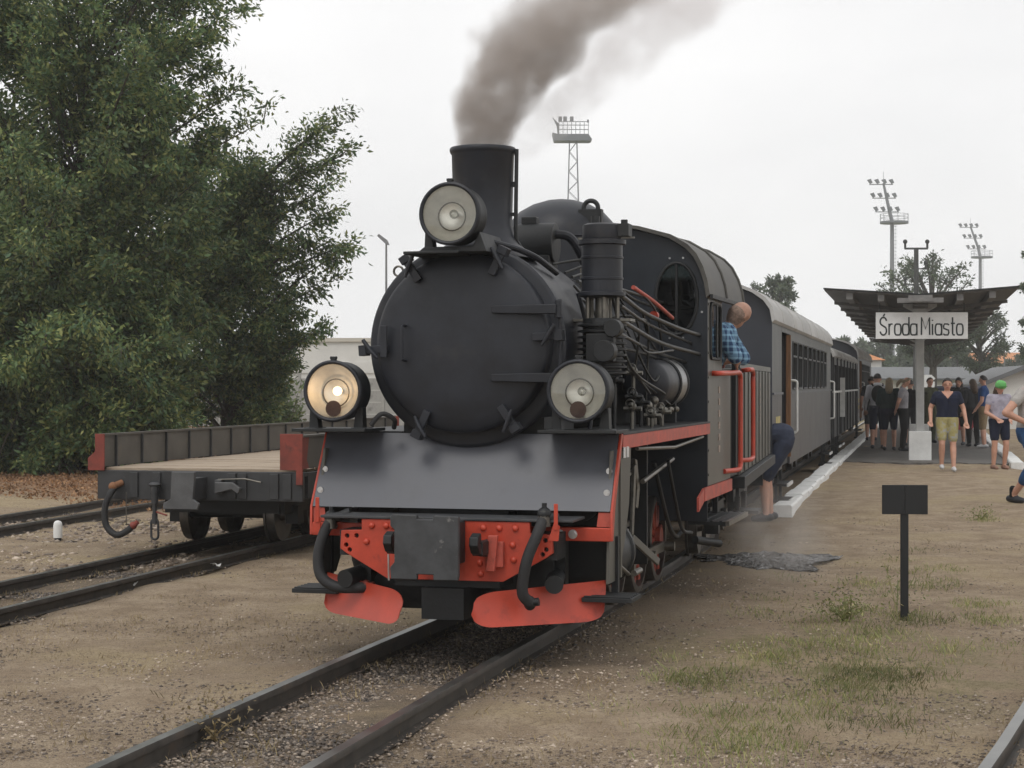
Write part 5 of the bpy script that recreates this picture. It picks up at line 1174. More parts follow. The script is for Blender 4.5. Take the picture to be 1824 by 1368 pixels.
# plaid shirt
def plaid():
    m = bpy.data.materials.new('blue_plaid_cotton'); m.use_nodes = True; nt = m.node_tree; b = nt.nodes['Principled BSDF']; b.inputs['Roughness'].default_value = .9
    tc = nt.nodes.new('ShaderNodeTexCoord'); fs_ = []
    for d in ('Z', 'X', 'Y'):
        w = nt.nodes.new('ShaderNodeTexWave'); w.bands_direction = d; w.inputs['Scale'].default_value = 7; nt.links.new(tc.outputs['Object'], w.inputs['Vector']); fs_.append(nramp(nt, w.outputs['Fac'], .62, .8))
    s = nmath(nt, 'ADD', fs_[0], nmath(nt, 'MAXIMUM', fs_[1], fs_[2])); c = nmix(nt, nmath(nt, 'MULTIPLY', s, .5), (.02, .05, .12), (.2, .36, .5)); nt.links.new(c, b.inputs['Base Color']); return m
P_plaid = plaid()

person('woman in navy V-neck tee and printed shorts walking towards the camera', (7.46, 30.8, -.03), R(-8), 1.63,
       T(kL=(-.1, -.1, .5), aL=(-.1, -.02, .12), kR=(.1, -.05, .48), aR=(.1, -.16, .085), eL=(-.29, .05, 1.14), eR=(.29, .04, 1.14), wL=(-.3, -.12, .92), wR=(.33, -.06, .9), head=(0, -.03, 1.58)),
       navy, wave, sh_w, .5, .36, 'dark', 'pony', 1.08, neckline=True, chest=1.12)
person('girl in a bright green cap, lilac tee and dark shorts', (8.57, 31.6, -.04), R(12), 1.58,
       T(eL=(-.27, .0, 1.1), wL=(-.14, -.19, .98), eR=(.26, .02, 1.1), wR=(.15, -.18, .96), head=(0, -.04, 1.57), kR=(.11, -.07, .48), aR=(.12, .03, .085)),
       lilac, navy, sh_s, .35, .33, 'brown', 'long', 1.1, hat=cloth('bright_green_cotton', (.13, .38, .12)))
def strap(o, j, f, side, up):
    for s in (-1, 1): MB().tube([j['chest']+side*(s*.11)-f*.125+Vector((0, 0, .17)), j['chest']+side*(s*.12)-f*.0+Vector((0, 0, .21)), j['chest']+side*(s*.12)+f*.125+Vector((0, 0, .12)), j['belly']+side*(s*.13)+f*.1], .018, 6).build('strap', black, o)
    MB().ball(j['chest']-f*.19+Vector((0, 0, -.02)), (.15, .1, .2), 14, 10).build('backpack', black, o, 80)
person('man in printed grey tee and cropped jeans, hand on hip, at the right edge', (6.48, 22.4, -.1), R(40), 1.8,
       T(eL=(-.44, .06, 1.16), wL=(-.2, -.07, 1.04), hL=(-.1, 0, .93), kL=(-.15, -.2, .53), aL=(-.16, -.26, .085), kR=(.1, .06, .5), aR=(.14, .36, .14), head=(.1, -.03, 1.6), neck=(.05, 0, 1.47), sL=(-.17, 0, 1.40)),
       printed, denim, sh_d, .45, .72, 'brown', 'short', 1.12, M_skin, sock=black)
def hood(o, j, f, side, up): MB().ball(j['neck']-f*.07-Vector((0, 0, .02)), (.11, .07, .06), 12, 8).build('hood', white_sh, o, 80); strap(o, j, f, side, up)
person('man in white hooded top with dark backpack, seen from behind beside the train', (pxw(1563, 41), 41, -.012), R(172), 1.74, T(wL=(-.22, -.15, .95)), white_sh, navy, sh_d, 1.6, .5, 'dark', 'short', 1.0, extra=hood)
person('person with ash blond hair in long dark green jacket, seen from behind', (pxw(1584, 40), 40, -.012), R(165), 1.64, T(wL=(-.2, -.2, 1.02), wR=(.2, -.2, 1.02)), darkgreen, navy, sh_d, 1.6, .42, 'blond', 'long', 1.18)
person('woman with ponytail in light grey tee and black trousers facing right', (pxw(1609, 39.6), 39.6, -.012), R(75), 1.66, T(eL=(-.22, .1, 1.12), wL=(-.1, .16, .95), eR=(.22, .1, 1.12), wR=(.1, .17, .93), head=(0, -.06, 1.575)), grey, black, sh_d, .5, 1., 'blond', 'pony', 1.04)
person('person in black top standing just left of the canopy post', (pxw(1621, 43), 43, -.012), R(160), 1.6, None, black, dgrey, sh_d, .6, .5, 'dark', 'short', 1.)
person('person in camouflage clothes standing just right of the canopy post', (pxw(1656, 45), 45, -.012), R(20), 1.66, T(wR=(.1, -.25, 1.1)), camo, camo, sh_d, .6, 1., 'brown', 'short', 1.05)
person('person in a black and white printed top behind the walking woman', (pxw(1708, 43.5), 43.5, -.012), R(-30), 1.66, T(wR=(.3, -.1, 1.0)), prt, black, sh_d, .5, .45, 'dark', 'long', 1.1)
person('person with long brown hair in dark clothes left of the blue tee man', (pxw(1733, 42.5), 42.5, -.012), R(190), 1.62, None, dgrey, black, sh_d, 1.6, 1., 'brown', 'long', 1.1)
person('man in blue tee and khaki shorts standing sideways by the stall', (pxw(1752, 41.5), 41.5, -.012), R(-110), 1.7, T(eR=(.24, -.02, 1.1), wR=(.2, -.15, .92)), blue, khaki, sh_w, .5, .5, 'dark', 'short', 1.08)
person('person in dark top far back between the coaches and the crowd', (pxw(1552, 47), 47, -.012), R(170), 1.7, None, black, dgrey, sh_d, .6, .5, 'dark', 'short', 1.)
# train crew: driver leaning out of the cab, and a man bent over beside the tender
def lw3(x, y, z): p = lw(x, y); return (p[0], p[1], z)
DO = lw3(.57, 4.42, .795)
person('bald driver in blue plaid shirt leaning out of the locomotive cab', DO, LH, 1.72,
       T(head=(.385, .07, 1.215), neck=(.31, .03, 1.115), chest=(.22, .0, .99), belly=(.1, .0, .82), pelvis=(-.0, .0, .7), sL=(.26, -.15, 1.09), sR=(.27, .17, 1.09), eL=(.38, -.1, .89), wL=(.36, .1, .86), eR=(.4, .2, .88), wR=(.3, .1, .86),
         hL=(-.02, -.09, .68), hR=(-.02, .09, .68), kL=(.1, -.1, .38), kR=(.1, .1, .38), aL=(-.05, -.1, .085), aR=(-.05, .1, .085), face=(.55, .83, -.12), foot=(1, 0, 0)),
       P_plaid, black, sh_d, 1.05, 1., 'grey', 'bald', 1.02, M_skin2)
person('man in grey-blue workwear shorts bent over beside the coach step', (2.97, 20.4, -.09), 0, 1.74,
       T(head=(-.52, .0, .74), neck=(-.46, .0, .8), chest=(-.3, 0, .92), belly=(-.13, 0, .98), pelvis=(.1, 0, .93), sL=(-.38, -.17, .85), sR=(-.38, .17, .85), eL=(-.42, -.2, .58), wL=(-.44, -.14, .35), eR=(-.42, .2, .58), wR=(-.46, .12, .36),
         hL=(.1, -.1, .88), hR=(.1, .1, .88), kL=(-.12, -.11, .47), kR=(-.06, .11, .47), aL=(-.1, -.12, .085), aR=(-.02, .12, .085), face=(-.6, 0, -.8), foot=(-1, 0, 0)),
       greyblue, greyblue, sh_d, .5, .44, 'dark', 'short', 1.08)
# ------------------------------------------------------------------ trees and plants
def leafmat(name, c1, c2, c3, trans=.3):
    m = bpy.data.materials.new(name); m.use_nodes = True; nt = m.node_tree; nt.nodes.clear()
    o = nt.nodes.new('ShaderNodeOutputMaterial'); d = nt.nodes.new('ShaderNodeBsdfPrincipled'); t = nt.nodes.new('ShaderNodeBsdfTranslucent'); mxs = nt.nodes.new('ShaderNodeMixShader'); mxs.inputs[0].default_value = trans
    g = nt.nodes.new('ShaderNodeNewGeometry'); r = nt.nodes.new('ShaderNodeValToRGB'); e = r.color_ramp.elements
    e[0].color = (*c1, 1); e[1].color = (*c3, 1); q = e.new(.6); q.color = (*c2, 1)
    nt.links.new(g.outputs['Random Per Island'], r.inputs[0])
    tc = nt.nodes.new('ShaderNodeTexCoord'); nz = nnoise(nt, tc.outputs['Object'], .8, 4); hs = nt.nodes.new('ShaderNodeHueSaturation')
    mr = nt.nodes.new('ShaderNodeMapRange'); mr.inputs['From Min'].default_value = .35; mr.inputs['From Max'].default_value = .65; mr.inputs['To Min'].default_value = .55; mr.inputs['To Max'].default_value = 1.5
    nt.links.new(nz, mr.inputs['Value']); nt.links.new(mr.outputs[0], hs.inputs['Value']); nt.links.new(r.outputs[0], hs.inputs['Color'])
    nt.links.new(hs.outputs[0], d.inputs['Base Color']); nt.links.new(hs.outputs[0], t.inputs[0]); d.inputs['Roughness'].default_value = .55; d.inputs['Specular IOR Level'].default_value = .35
    nt.links.new(d.outputs[0], mxs.inputs[1]); nt.links.new(t.outputs[0], mxs.inputs[2]); nt.links.new(mxs.outputs[0], o.inputs[0]); MATS[name] = m; return m
M_leaf = leafmat('dark_green_leaves', (.046, .092, .048), (.112, .168, .062), (.25, .26, .09))
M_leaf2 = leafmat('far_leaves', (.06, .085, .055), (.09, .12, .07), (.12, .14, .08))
M_bark = mat('grey_brown_bark', (.06, .05, .04), .9, var=.3, scale=6, streak=(3, 3, .5), bump=.6, bscale=10)
RS = np.random.RandomState(11)
def leaves_mesh(name, pts, dirs, size, material, parent=None, droop=.6, aspect=.42, shape='leaf'):
    """pts (n,3) leaf bases, dirs (n,3) preferred directions: pointed folded leaves, four corners each"""
    n = len(pts); d = dirs+RS.normal(0, .55, (n, 3)); d[:, 2] -= droop*RS.uniform(.3, 1.3, n); d /= np.linalg.norm(d, axis=1)[:, None]
    rv_ = RS.normal(0, 1, (n, 3)); a = np.cross(d, rv_); a /= np.linalg.norm(a, axis=1)[:, None]+1e-9; nn = np.cross(a, d)
    L_ = (size*RS.uniform(.6, 1.35, n))[:, None]; w = L_*aspect
    v = np.empty((n, 4, 3)); v[:, 0] = pts; v[:, 1] = pts+d*L_*.42+a*w*.5+nn*w*.18; v[:, 2] = pts+d*L_; v[:, 3] = pts+d*L_*.42-a*w*.5+nn*w*.18
    me = bpy.data.meshes.new(name); me.vertices.add(n*4); me.vertices.foreach_set('co', v.ravel())
    me.loops.add(n*4); me.loops.foreach_set('vertex_index', np.arange(n*4, dtype=np.int32)); me.polygons.add(n)
    me.polygons.foreach_set('loop_start', np.arange(0, n*4, 4, dtype=np.int32)); me.update(calc_edges=True); me.validate()
    return link(name, me, material, parent)
class Tree:
    def __init__(s): s.wood = MB(); s.p = []; s.d = []
    def bough(s, a, b, r0, lift=.0, nleaf=260, spread=.32, start=.25, twigs=9):
        a = Vector(a); b = Vector(b); L_ = (b-a).length; mid = a.lerp(b, .5)+Vector((0, 0, lift*L_))
        c = bez([a, mid, b], 6); s.wood.tube(c, [max(.004, r0*(1-.9*i/(len(c)-1))) for i in range(len(c))], 5, False)
        dm = (b-a).normalized()
        for k in range(twigs):
            t = start+(1.03-start)*((k+RS.rand())/twigs)**.85; i = min(len(c)-1, int(t*(len(c)-1))); p = c[i]
            sp_ = spread*L_*(1.15-t*.75)
            q = p+Vector(RS.normal(0, 1, 3)).normalized()*sp_*RS.uniform(.5, 1)+dm*sp_*.5; q.z += sp_*.15
            s.wood.tube([p, p.lerp(q, .55)+Vector((0, 0, .06*sp_)), q], [r0*.18+.003, r0*.1+.002, .002], 4, False)
            m = int(nleaf/twigs); tt = RS.uniform(.15, 1.05, m)[:, None]; base = np.array(p)*(1-tt)+np.array(q)*tt
            j = RS.normal(0, .09+.10*sp_, (m, 3)); j[:, 2] *= .7
            dv = (np.array(q)-np.array(p)); dv = dv/(np.linalg.norm(dv)+1e-9)
            s.p.append(base+j); s.d.append(np.tile(dv*.8, (m, 1))+j*2.0)
    def finish(s, name, label, cat, base, size, leaf, bark, group=None, droop=.6):
        t = thing(name, label, cat, base, 0, group); bz_ = np.array(base)
        w = s.wood; w.v = [(x-base[0], y-base[1], z-base[2]) for x, y, z in w.v]
        w.build('trunk', bark, t, 60, fix=False)
        leaves_mesh('crown', np.concatenate(s.p)-bz_, np.concatenate(s.d), size, leaf, t, droop); return t
def Pw(px, py, Y): return Vector(((px-912)/3200*Y, Y, 1.47-(py-684)/3200*Y))
def big_tree(name, label, base, H, tips, nfill, crown, size, seed, nleaf=300, group=None, taper=.55):
    """trunk at base, boughs to given tips, filled with random boughs inside the crown (cx, cy, rx, ry, z0, z1)"""
    global RS
    RS = np.random.RandomState(seed); t = Tree(); b = Vector(base)
    sp_ = [b+Vector((0, 0, -.3)), b+Vector((.1, .05, H*.3)), b+Vector((-.1, .1, H*.65)), b+Vector((.05, 0, H))]
    tr = bez(sp_, 6); t.wood.tube(tr, [.17*(1-.85*i/(len(tr)-1)) for i in range(len(tr))], 9)
    def root(z): z = max(.3, min(H, z)); return tr[min(len(tr)-1, max(0, int((z-b.z)/H*(len(tr)-1))))]
    for q in tips:
        q = Vector(q); r_ = root(q.z*.8+RS.uniform(-.5, .1)); t.bough(r_, q, .05, .03, int(nleaf*1.5), .2, .2, 14)
    cx, cy, rx, ry, z0, z1 = crown
    for k in range(nfill):
        a = RS.uniform(0, 2*PI); u = RS.uniform(.55, 1)**.6; z = RS.uniform(z0, z1); zz = (z-z0)/(z1-z0); wd = (1-taper*max(0, zz-.4)/.6)*(.75+.25*min(1, zz/.25))
        q = Vector((cx+math.cos(a)*rx*u*wd, cy+math.sin(a)*ry*u*wd, z)); r_ = root(z*.8-.3); t.bough(r_, q, .04, .04, nleaf, .22, .3, 9)
    return t.finish(name, label, 'tree', base, size, M_leaf, M_bark, group)
Y1 = 31.
tipsA = [Pw(430, 10, 33), Pw(440, 150, 33), Pw(400, -60, 33), Pw(470, 215, 33), Pw(345, 60, 32), Pw(320, 270, 31), Pw(330, 380, 31), Pw(300, 160, 31), Pw(210, 470, 30), Pw(200, 250, 30), Pw(250, 80, 30)]
big_tree('broadleaf_tree', 'tall dark green broadleaf tree filling the upper left corner', (pxw(150, 33.5), 33.5, -.1), 9.2, tipsA, 210, (pxw(130, 33), 33, 3.25, 2.2, .6, 9.8), .115, 3, 760, taper=.12)
tipsB = [Pw(606, 200, 36), Pw(627, 268, 36), Pw(560, 235, 36), Pw(634, 430, 36), Pw(598, 370, 36), Pw(590, 500, 36), Pw(578, 580, 36), Pw(545, 300, 36), Pw(560, 420, 36), Pw(530, 560, 36), Pw(520, 640, 36), Pw(600, 450, 36), Pw(585, 330, 36), Pw(500, 690, 36)]
big_tree('broadleaf_tree', 'leaning broadleaf tree with long side branches reaching right towards the chimney', (pxw(400, 37), 37, -.1), 6.8, tipsB, 95, (pxw(400, 37), 37, 1.7, 1.7, .9, 6.3), .108, 5, 700)
tipsC = [Pw(10, 640, 29.5), Pw(80, 600, 29), Pw(170, 560, 29), Pw(230, 620, 29), Pw(60, 420, 29), Pw(120, 330, 29), Pw(20, 260, 29)]
big_tree('broadleaf_tree', 'dense low-branched tree at the left edge sweeping down to the ground', (pxw(60, 32), 32, -.1), 5.2, tipsC, 110, (pxw(120, 31.5), 31.5, 2.5, 1.5, .1, 4.8), .11, 8, 640)
# bush below and brushwood heap beside the wagon
RS = np.random.RandomState(21); t = Tree()
for k in range(60):
    a = RS.uniform(0, 2*PI); b0 = Vector((pxw(160, 32)+RS.uniform(-2.4, 1.2), 31.5+RS.uniform(-.7, .7), -.1)); t.bough(b0, b0+Vector((math.cos(a)*.7, math.sin(a)*.6, RS.uniform(.5, 1.7))), .02, .1, 170, .35, .1, 7)
t.finish('undergrowth_bush', 'dark green bushes at the foot of the trees at left', 'bush', (pxw(160, 32), 31.5, -.1), .12, M_leaf, M_bark)
b = MB(); RS = np.random.RandomState(4)
for k in range(190):
    p = Vector((pxw(390, 38)+RS.normal(0, .75), 38+RS.normal(0, .5), -.1+abs(RS.normal(0, .15)))); d = Vector((RS.normal(0, 1), RS.normal(0, .6), abs(RS.normal(.35, .4)))).normalized()*RS.uniform(.5, 1.5)
    b.tube([p, p+d*.5+Vector(RS.normal(0, .06, 3)), p+d], [.016, .011, .004], 4, False)
tag(b.build('brushwood_heap', mat('dead_twigs', (.07, .05, .04), .9, var=.3, scale=5), None, 0, fix=False), 'heap of bare brown cut branches under the leaning tree', 'brushwood')
RS = np.random.RandomState(5); t = Tree()
for k in range(26):
    b0 = Vector((pxw(485, 45)+RS.uniform(-.5, .5), 45+RS.uniform(-.5, .5), -.1)); t.bough(b0, b0+Vector((RS.uniform(-.5, .5), RS.uniform(-.4, .4), RS.uniform(.6, 1.9))), .015, .05, 110, .3, .1, 6)
t.finish('young_shrub', 'pale green shrub in front of the concrete fence', 'shrub', (pxw(485, 45), 45, -.1), .13, leafmat('pale_green_leaves', (.06, .09, .04), (.1, .14, .05), (.16, .19, .07)), M_bark)

# background trees (farther, greyed by the haze)
def far_tree(label, px, Y, top, width, seed, base_y=None, dens=1., open_=0., leaf=None, trunk=True, size=None):
    global RS
    RS = np.random.RandomState(seed); k = Y/3200; cx = pxw(px, Y); H = 1.47+(684-top)*k; rx = width*k/2; t = Tree()
    zb = max(.4, H*(.28 if open_ < .5 else .38)); b0 = Vector((cx, Y, -.1)); tr = [b0, Vector((cx+.02*rx, Y, H*.35)), Vector((cx, Y, H*.8))]
    t.wood.tube(bez(tr, 5), [.035*H*(1-.8*i/10) for i in range(11)], 7)
    nb = int(42*dens)
    for q in range(nb):
        a = RS.uniform(0, 2*PI); z = RS.uniform(zb, H); zz = (z-zb)/(H-zb); w = math.sqrt(max(.02, 1-(2*zz-.95)**2/1.1))*RS.uniform(.5 if open_ < .5 else .75, 1.08)
        tip = Vector((cx+math.cos(a)*rx*w, Y+math.sin(a)*rx*w, z)); rt = Vector((cx, Y, max(zb*.7, z-rx*.75)))
        t.bough(rt, tip, .012*H, .06, int((150 if open_ < .5 else 80)*dens), .24, .45, 8)
    return t.finish('background_tree', label, 'tree', (cx, Y, -.1), size or k*(7.5 if open_ < .5 else 6.3), leaf or M_leaf2, M_bark, 'trees behind the station', .3)
far_tree('tall rounded tree showing above the pale coach roof', 1385, 120, 494, 125, 31, dens=1.2)
far_tree('smaller tree just left of the tree above the coach roof', 1338, 130, 500, 70, 32, open_=1, dens=.8)
far_tree('large airy tree spreading behind the canopy roof', 1660, 110, 455, 210, 33, open_=1, dens=1.7)
far_tree('tree half hidden behind the right canopy wing', 1745, 115, 528, 110, 34, open_=.6, dens=1.1)
far_tree('leafy tree crown peeping in at the right edge', 1842, 90, 425, 60, 44, dens=.9)
for i, (px, top, w, Y, lb) in enumerate(((1500, 604, 60, 210, 'far rounded tree left of the church-like tower tree'), (1540, 606, 60, 215, 'far tree directly above the last coach'), (1575, 600, 50, 205, 'far dark tree left of the canopy post under the wing'), (1612, 612, 60, 190, 'far dense tree touching the canopy post on its left'), (1665, 606, 70, 185, 'far dense tree right of the canopy post'), (1705, 610, 60, 195, 'far tree above the pink house'), (1815, 632, 60, 200, 'far tree at the right edge behind the house roof'), (1745, 640, 60, 170, 'low far tree behind the beige shed'), (1480, 640, 70, 170, 'low far tree beside the orange roof'), (1560, 640, 80, 160, 'low far tree behind the standing people'))):
    far_tree(lb, px, Y, top, w, 50+i, dens=.8)
# distant wood as one mass along the horizon
def far_wood():
    RS2 = np.random.RandomState(9); pts = []; n = 42000
    x = RS2.uniform(-260, 300, n); y = 330+RS2.uniform(0, 40, n); top = 5.5+3.0*np.array([mn.noise((xx*.03, 0, 0))+.5*mn.noise((xx*.11, 3, 0)) for xx in x]); z = RS2.uniform(0, 1, n)**.7*top
    return tag(leaves_mesh('distant_wood', np.stack([x, y, z], 1), np.zeros((n, 3)), 1.3, M_leaf2, None, .2, .8), kind='stuff')
far_wood()

# ------------------------------------------------------------------ ground cover: blades, weeds, stones
M_grass = leafmat('green_and_dry_blades', (.15, .18, .06), (.25, .26, .1), (.4, .35, .17), .25)
M_dry = leafmat('dry_straw_blades', (.2, .15, .08), (.3, .23, .12), (.36, .29, .16), .2)
def blades(name, centres, per, r, h, material, seed):
    g = np.random.RandomState(seed); P = []; 
    for (x, y, k) in centres:
        m = int(per*k); q = g.normal(0, r*k**.5, (m, 2)); P.append(np.stack([x+q[:, 0], y+q[:, 1]*1.5, np.full(m, -.095)], 1))
    P = np.concatenate(P); n = len(P); a = g.uniform(0, 2*PI, n); w = g.uniform(.0012, .0028, n); hh = h*g.uniform(.35, 1.2, n); ln = g.uniform(.1, .9, n)*hh
    dx, dy = np.cos(a), np.sin(a); v = np.empty((n, 4, 3))
    v[:, 0] = P+np.stack([-dy*w, dx*w, 0*w], 1); v[:, 1] = P+np.stack([dy*w, -dx*w, 0*w], 1); v[:, 2] = P+np.stack([dx*ln*.45+dy*w*.7, dy*ln*.45-dx*w*.7, hh*.65], 1); v[:, 3] = P+np.stack([dx*ln, dy*ln, hh], 1)
    me = bpy.data.meshes.new(name); me.vertices.add(n*4); me.vertices.foreach_set('co', v.ravel()); me.loops.add(n*4); me.loops.foreach_set('vertex_index', np.arange(n*4, dtype=np.int32)); me.polygons.add(n); me.polygons.foreach_set('loop_start', np.arange(0, n*4, 4, dtype=np.int32)); me.update(calc_edges=True)
    return tag(link(name, me, material), kind='stuff')
g = np.random.RandomState(2)
def gpt(px, py): Y = 1.565*3200/(py-684); return (pxw(px, Y), Y)
cs = [(*gpt(px+g.normal(0, sx*1.5), py+g.normal(0, sy*1.7)), k*g.uniform(.5, 1.2)) for px, py, sx, sy, k, n in ((1610, 1090, 70, 22, 1, 26), (1560, 1140, 80, 20, 1, 24), (1440, 1215, 80, 14, 1, 22), (1560, 1230, 40, 12, .8, 8), (1250, 1212, 25, 6, .8, 6), (1300, 1290, 50, 14, .8, 12), (1400, 1295, 40, 10, .8, 9), (1260, 1330, 40, 12, .9, 10), (1750, 926, 8, 2, .6, 4), (1720, 1075, 30, 8, .6, 7), (1390, 1150, 50, 12, .5, 9), (1480, 1275, 40, 10, .6, 6)) for _ in range(n)]
blades('grass_patches', cs, 120, .11, .038, M_grass, 3)
cs = [(*gpt(g.uniform(0, 1824), 760+g.uniform(0, 1)**.7*600), g.uniform(.2, .9)) for _ in range(900)]
def rail_side(line, n, seed):
    q = np.random.RandomState(seed); P = resample(line, .3); out = []
    for _ in range(n):
        p = P[q.randint(len(P)-1)]
        if 6 < p.y < 24: out.append((p.x+q.choice([-.5, .5, -.32, .32])+q.normal(0, .06), p.y, q.uniform(.2, .7)))
    return out
cs2 = rail_side(MAIN, 260, 1)+rail_side(SIDE, 360, 2)+rail_side(FARL, 200, 3)
blades('dry_grass', cs[:380]+cs2, 13, .07, .04, M_dry, 4)
cs = [(*gpt(g.uniform(-20, 700), g.uniform(985, 1180)), g.uniform(.4, 1.)) for _ in range(420)]
blades('straw_litter', cs, 20, .12, .018, M_dry, 6)
def weed(label, x, y, h, n, seed, leaf):
    global RS
    RS = np.random.RandomState(seed); t = Tree()
    for k in range(n):
        a = RS.uniform(0, 2*PI); t.bough((x+RS.normal(0, .02), y, -.1), (x+math.cos(a)*h*RS.uniform(.2, .9), y+math.sin(a)*h*.6, -.1+h*RS.uniform(.4, 1.)), .004, .1, 46, .16, .1, 7)
    t.finish('weed_plant', label, 'weed', (x, y, -.1), .026, leaf, leaf)
weed('bushy green weed left of the black sign post', *gpt(1503, 1108), .18, 15, 71, M_grass)
weed('thin upright weed against the black sign post', *gpt(1600, 1098), .38, 3, 72, M_grass)
weed('small weed sprout inside the near rail', *gpt(380, 1318), .14, 5, 73, M_dry)
weed('small green tuft of weed near the man at the right edge', *gpt(1748, 926), .1, 9, 74, M_grass)
# loose stones: thousands, uncountable
def stones(name, n, seed, sampler, smin, smax, material):
    q = np.random.RandomState(seed); ico = [(0, 0, 1), (.9, 0, .35), (.28, .85, .3), (-.72, .52, .35), (-.72, -.52, .3), (.28, -.85, .35), (.6, .5, -.4), (-.3, .8, -.4), (-.8, 0, -.4), (-.3, -.8, -.4), (.6, -.5, -.4)]
    fc = [(0, 1, 2), (0, 2, 3), (0, 3, 4), (0, 4, 5), (0, 5, 1), (1, 6, 2), (2, 6, 7), (2, 7, 3), (3, 7, 8), (3, 8, 4), (4, 8, 9), (4, 9, 5), (5, 9, 10), (5, 10, 1), (1, 10, 6)]
    base = np.array(ico); m = len(ico); xy = sampler(q, n); n = len(xy); s = smin+(smax-smin)*q.uniform(0, 1, n)**3
    V = base[None]*q.uniform(.65, 1.2, (n, m, 1)); a = q.uniform(0, 2*PI, n); c, sn = np.cos(a)[:, None], np.sin(a)[:, None]
    X = (V[:, :, 0]*c-V[:, :, 1]*sn)*s[:, None]*q.uniform(.8, 1.4, (n, 1)); Y_ = (V[:, :, 0]*sn+V[:, :, 1]*c)*s[:, None]; Z = V[:, :, 2]*s[:, None]*.62
    co = np.stack([X+xy[:, 0, None], Y_+xy[:, 1, None], Z+xy[:, 2, None]], 2).reshape(-1, 3)
    F = (np.array(fc)[None]+(np.arange(n)*m)[:, None, None]).reshape(-1)
    me = bpy.data.meshes.new(name); me.vertices.add(len(co)); me.vertices.foreach_set('co', co.ravel()); me.loops.add(len(F)); me.loops.foreach_set('vertex_index', F.astype(np.int32)); k = len(F)//3; me.polygons.add(k); me.polygons.foreach_set('loop_start', np.arange(0, k*3, 3, dtype=np.int32)); me.update(calc_edges=True)
    return tag(link(name, me, material), kind='stuff')
M_stone = leafmat('mixed_pebbles', (.085, .068, .055), (.23, .175, .13), (.42, .35, .28), 0.)
def samp_ground(q, n):
    py = 700+q.uniform(0, 1, n)**.75*690; px = q.uniform(-40, 1864, n); Y = 1.565*3200/np.maximum(py-684, 60); return np.stack([(px-912)/3200*Y, Y, np.full(n, -.094)], 1)
stones('pebbles', 60000, 1, samp_ground, .0025, .012, M_stone)
def samp_track(q, n):
    P = np.array([(p.x, p.y) for p in resample(MAIN, .2) if 5.5 < p.y < 12]+[(p.x, p.y) for p in resample(SIDE, .2) if 9 < p.y < 22]+[(p.x, p.y) for p in resample(FARL, .2) if 14 < p.y < 26]); k = q.randint(len(P), size=n); return np.stack([P[k, 0]+q.normal(0, .26, n), P[k, 1]+q.uniform(-.2, .2, n), np.full(n, -.1)], 1)
stones('track_ballast', 26000, 2, samp_track, .005, .018, leafmat('sooty_ballast', (.035, .03, .027), (.1, .08, .065), (.24, .2, .16), 0.))
def samp_left(q, n): return np.stack([q.uniform(-6.2, -2.9, n), q.uniform(15, 21, n), np.full(n, -.095)], 1)
stones('coarse_gravel', 2500, 3, samp_left, .012, .04, M_stone)
def samp_lit(q, n):
    x = q.uniform(-11, -4.2, n); y = q.uniform(19, 33, n); k = y+1.2*x > 16.5; return np.stack([x[k], y[k], np.full(k.sum(), -.085)], 1)
q = np.random.RandomState(8); LP = samp_lit(q, 14000); LP[:, 2] += q.uniform(0, .02, len(LP))
RS = np.random.RandomState(14)
tag(leaves_mesh('fallen_leaves', LP, np.zeros((len(LP), 3))+[0, 0, .15], .055, leafmat('russet_leaf_litter', (.13, .07, .035), (.24, .13, .065), (.34, .2, .1), .1), None, .2, .6), kind='stuff')
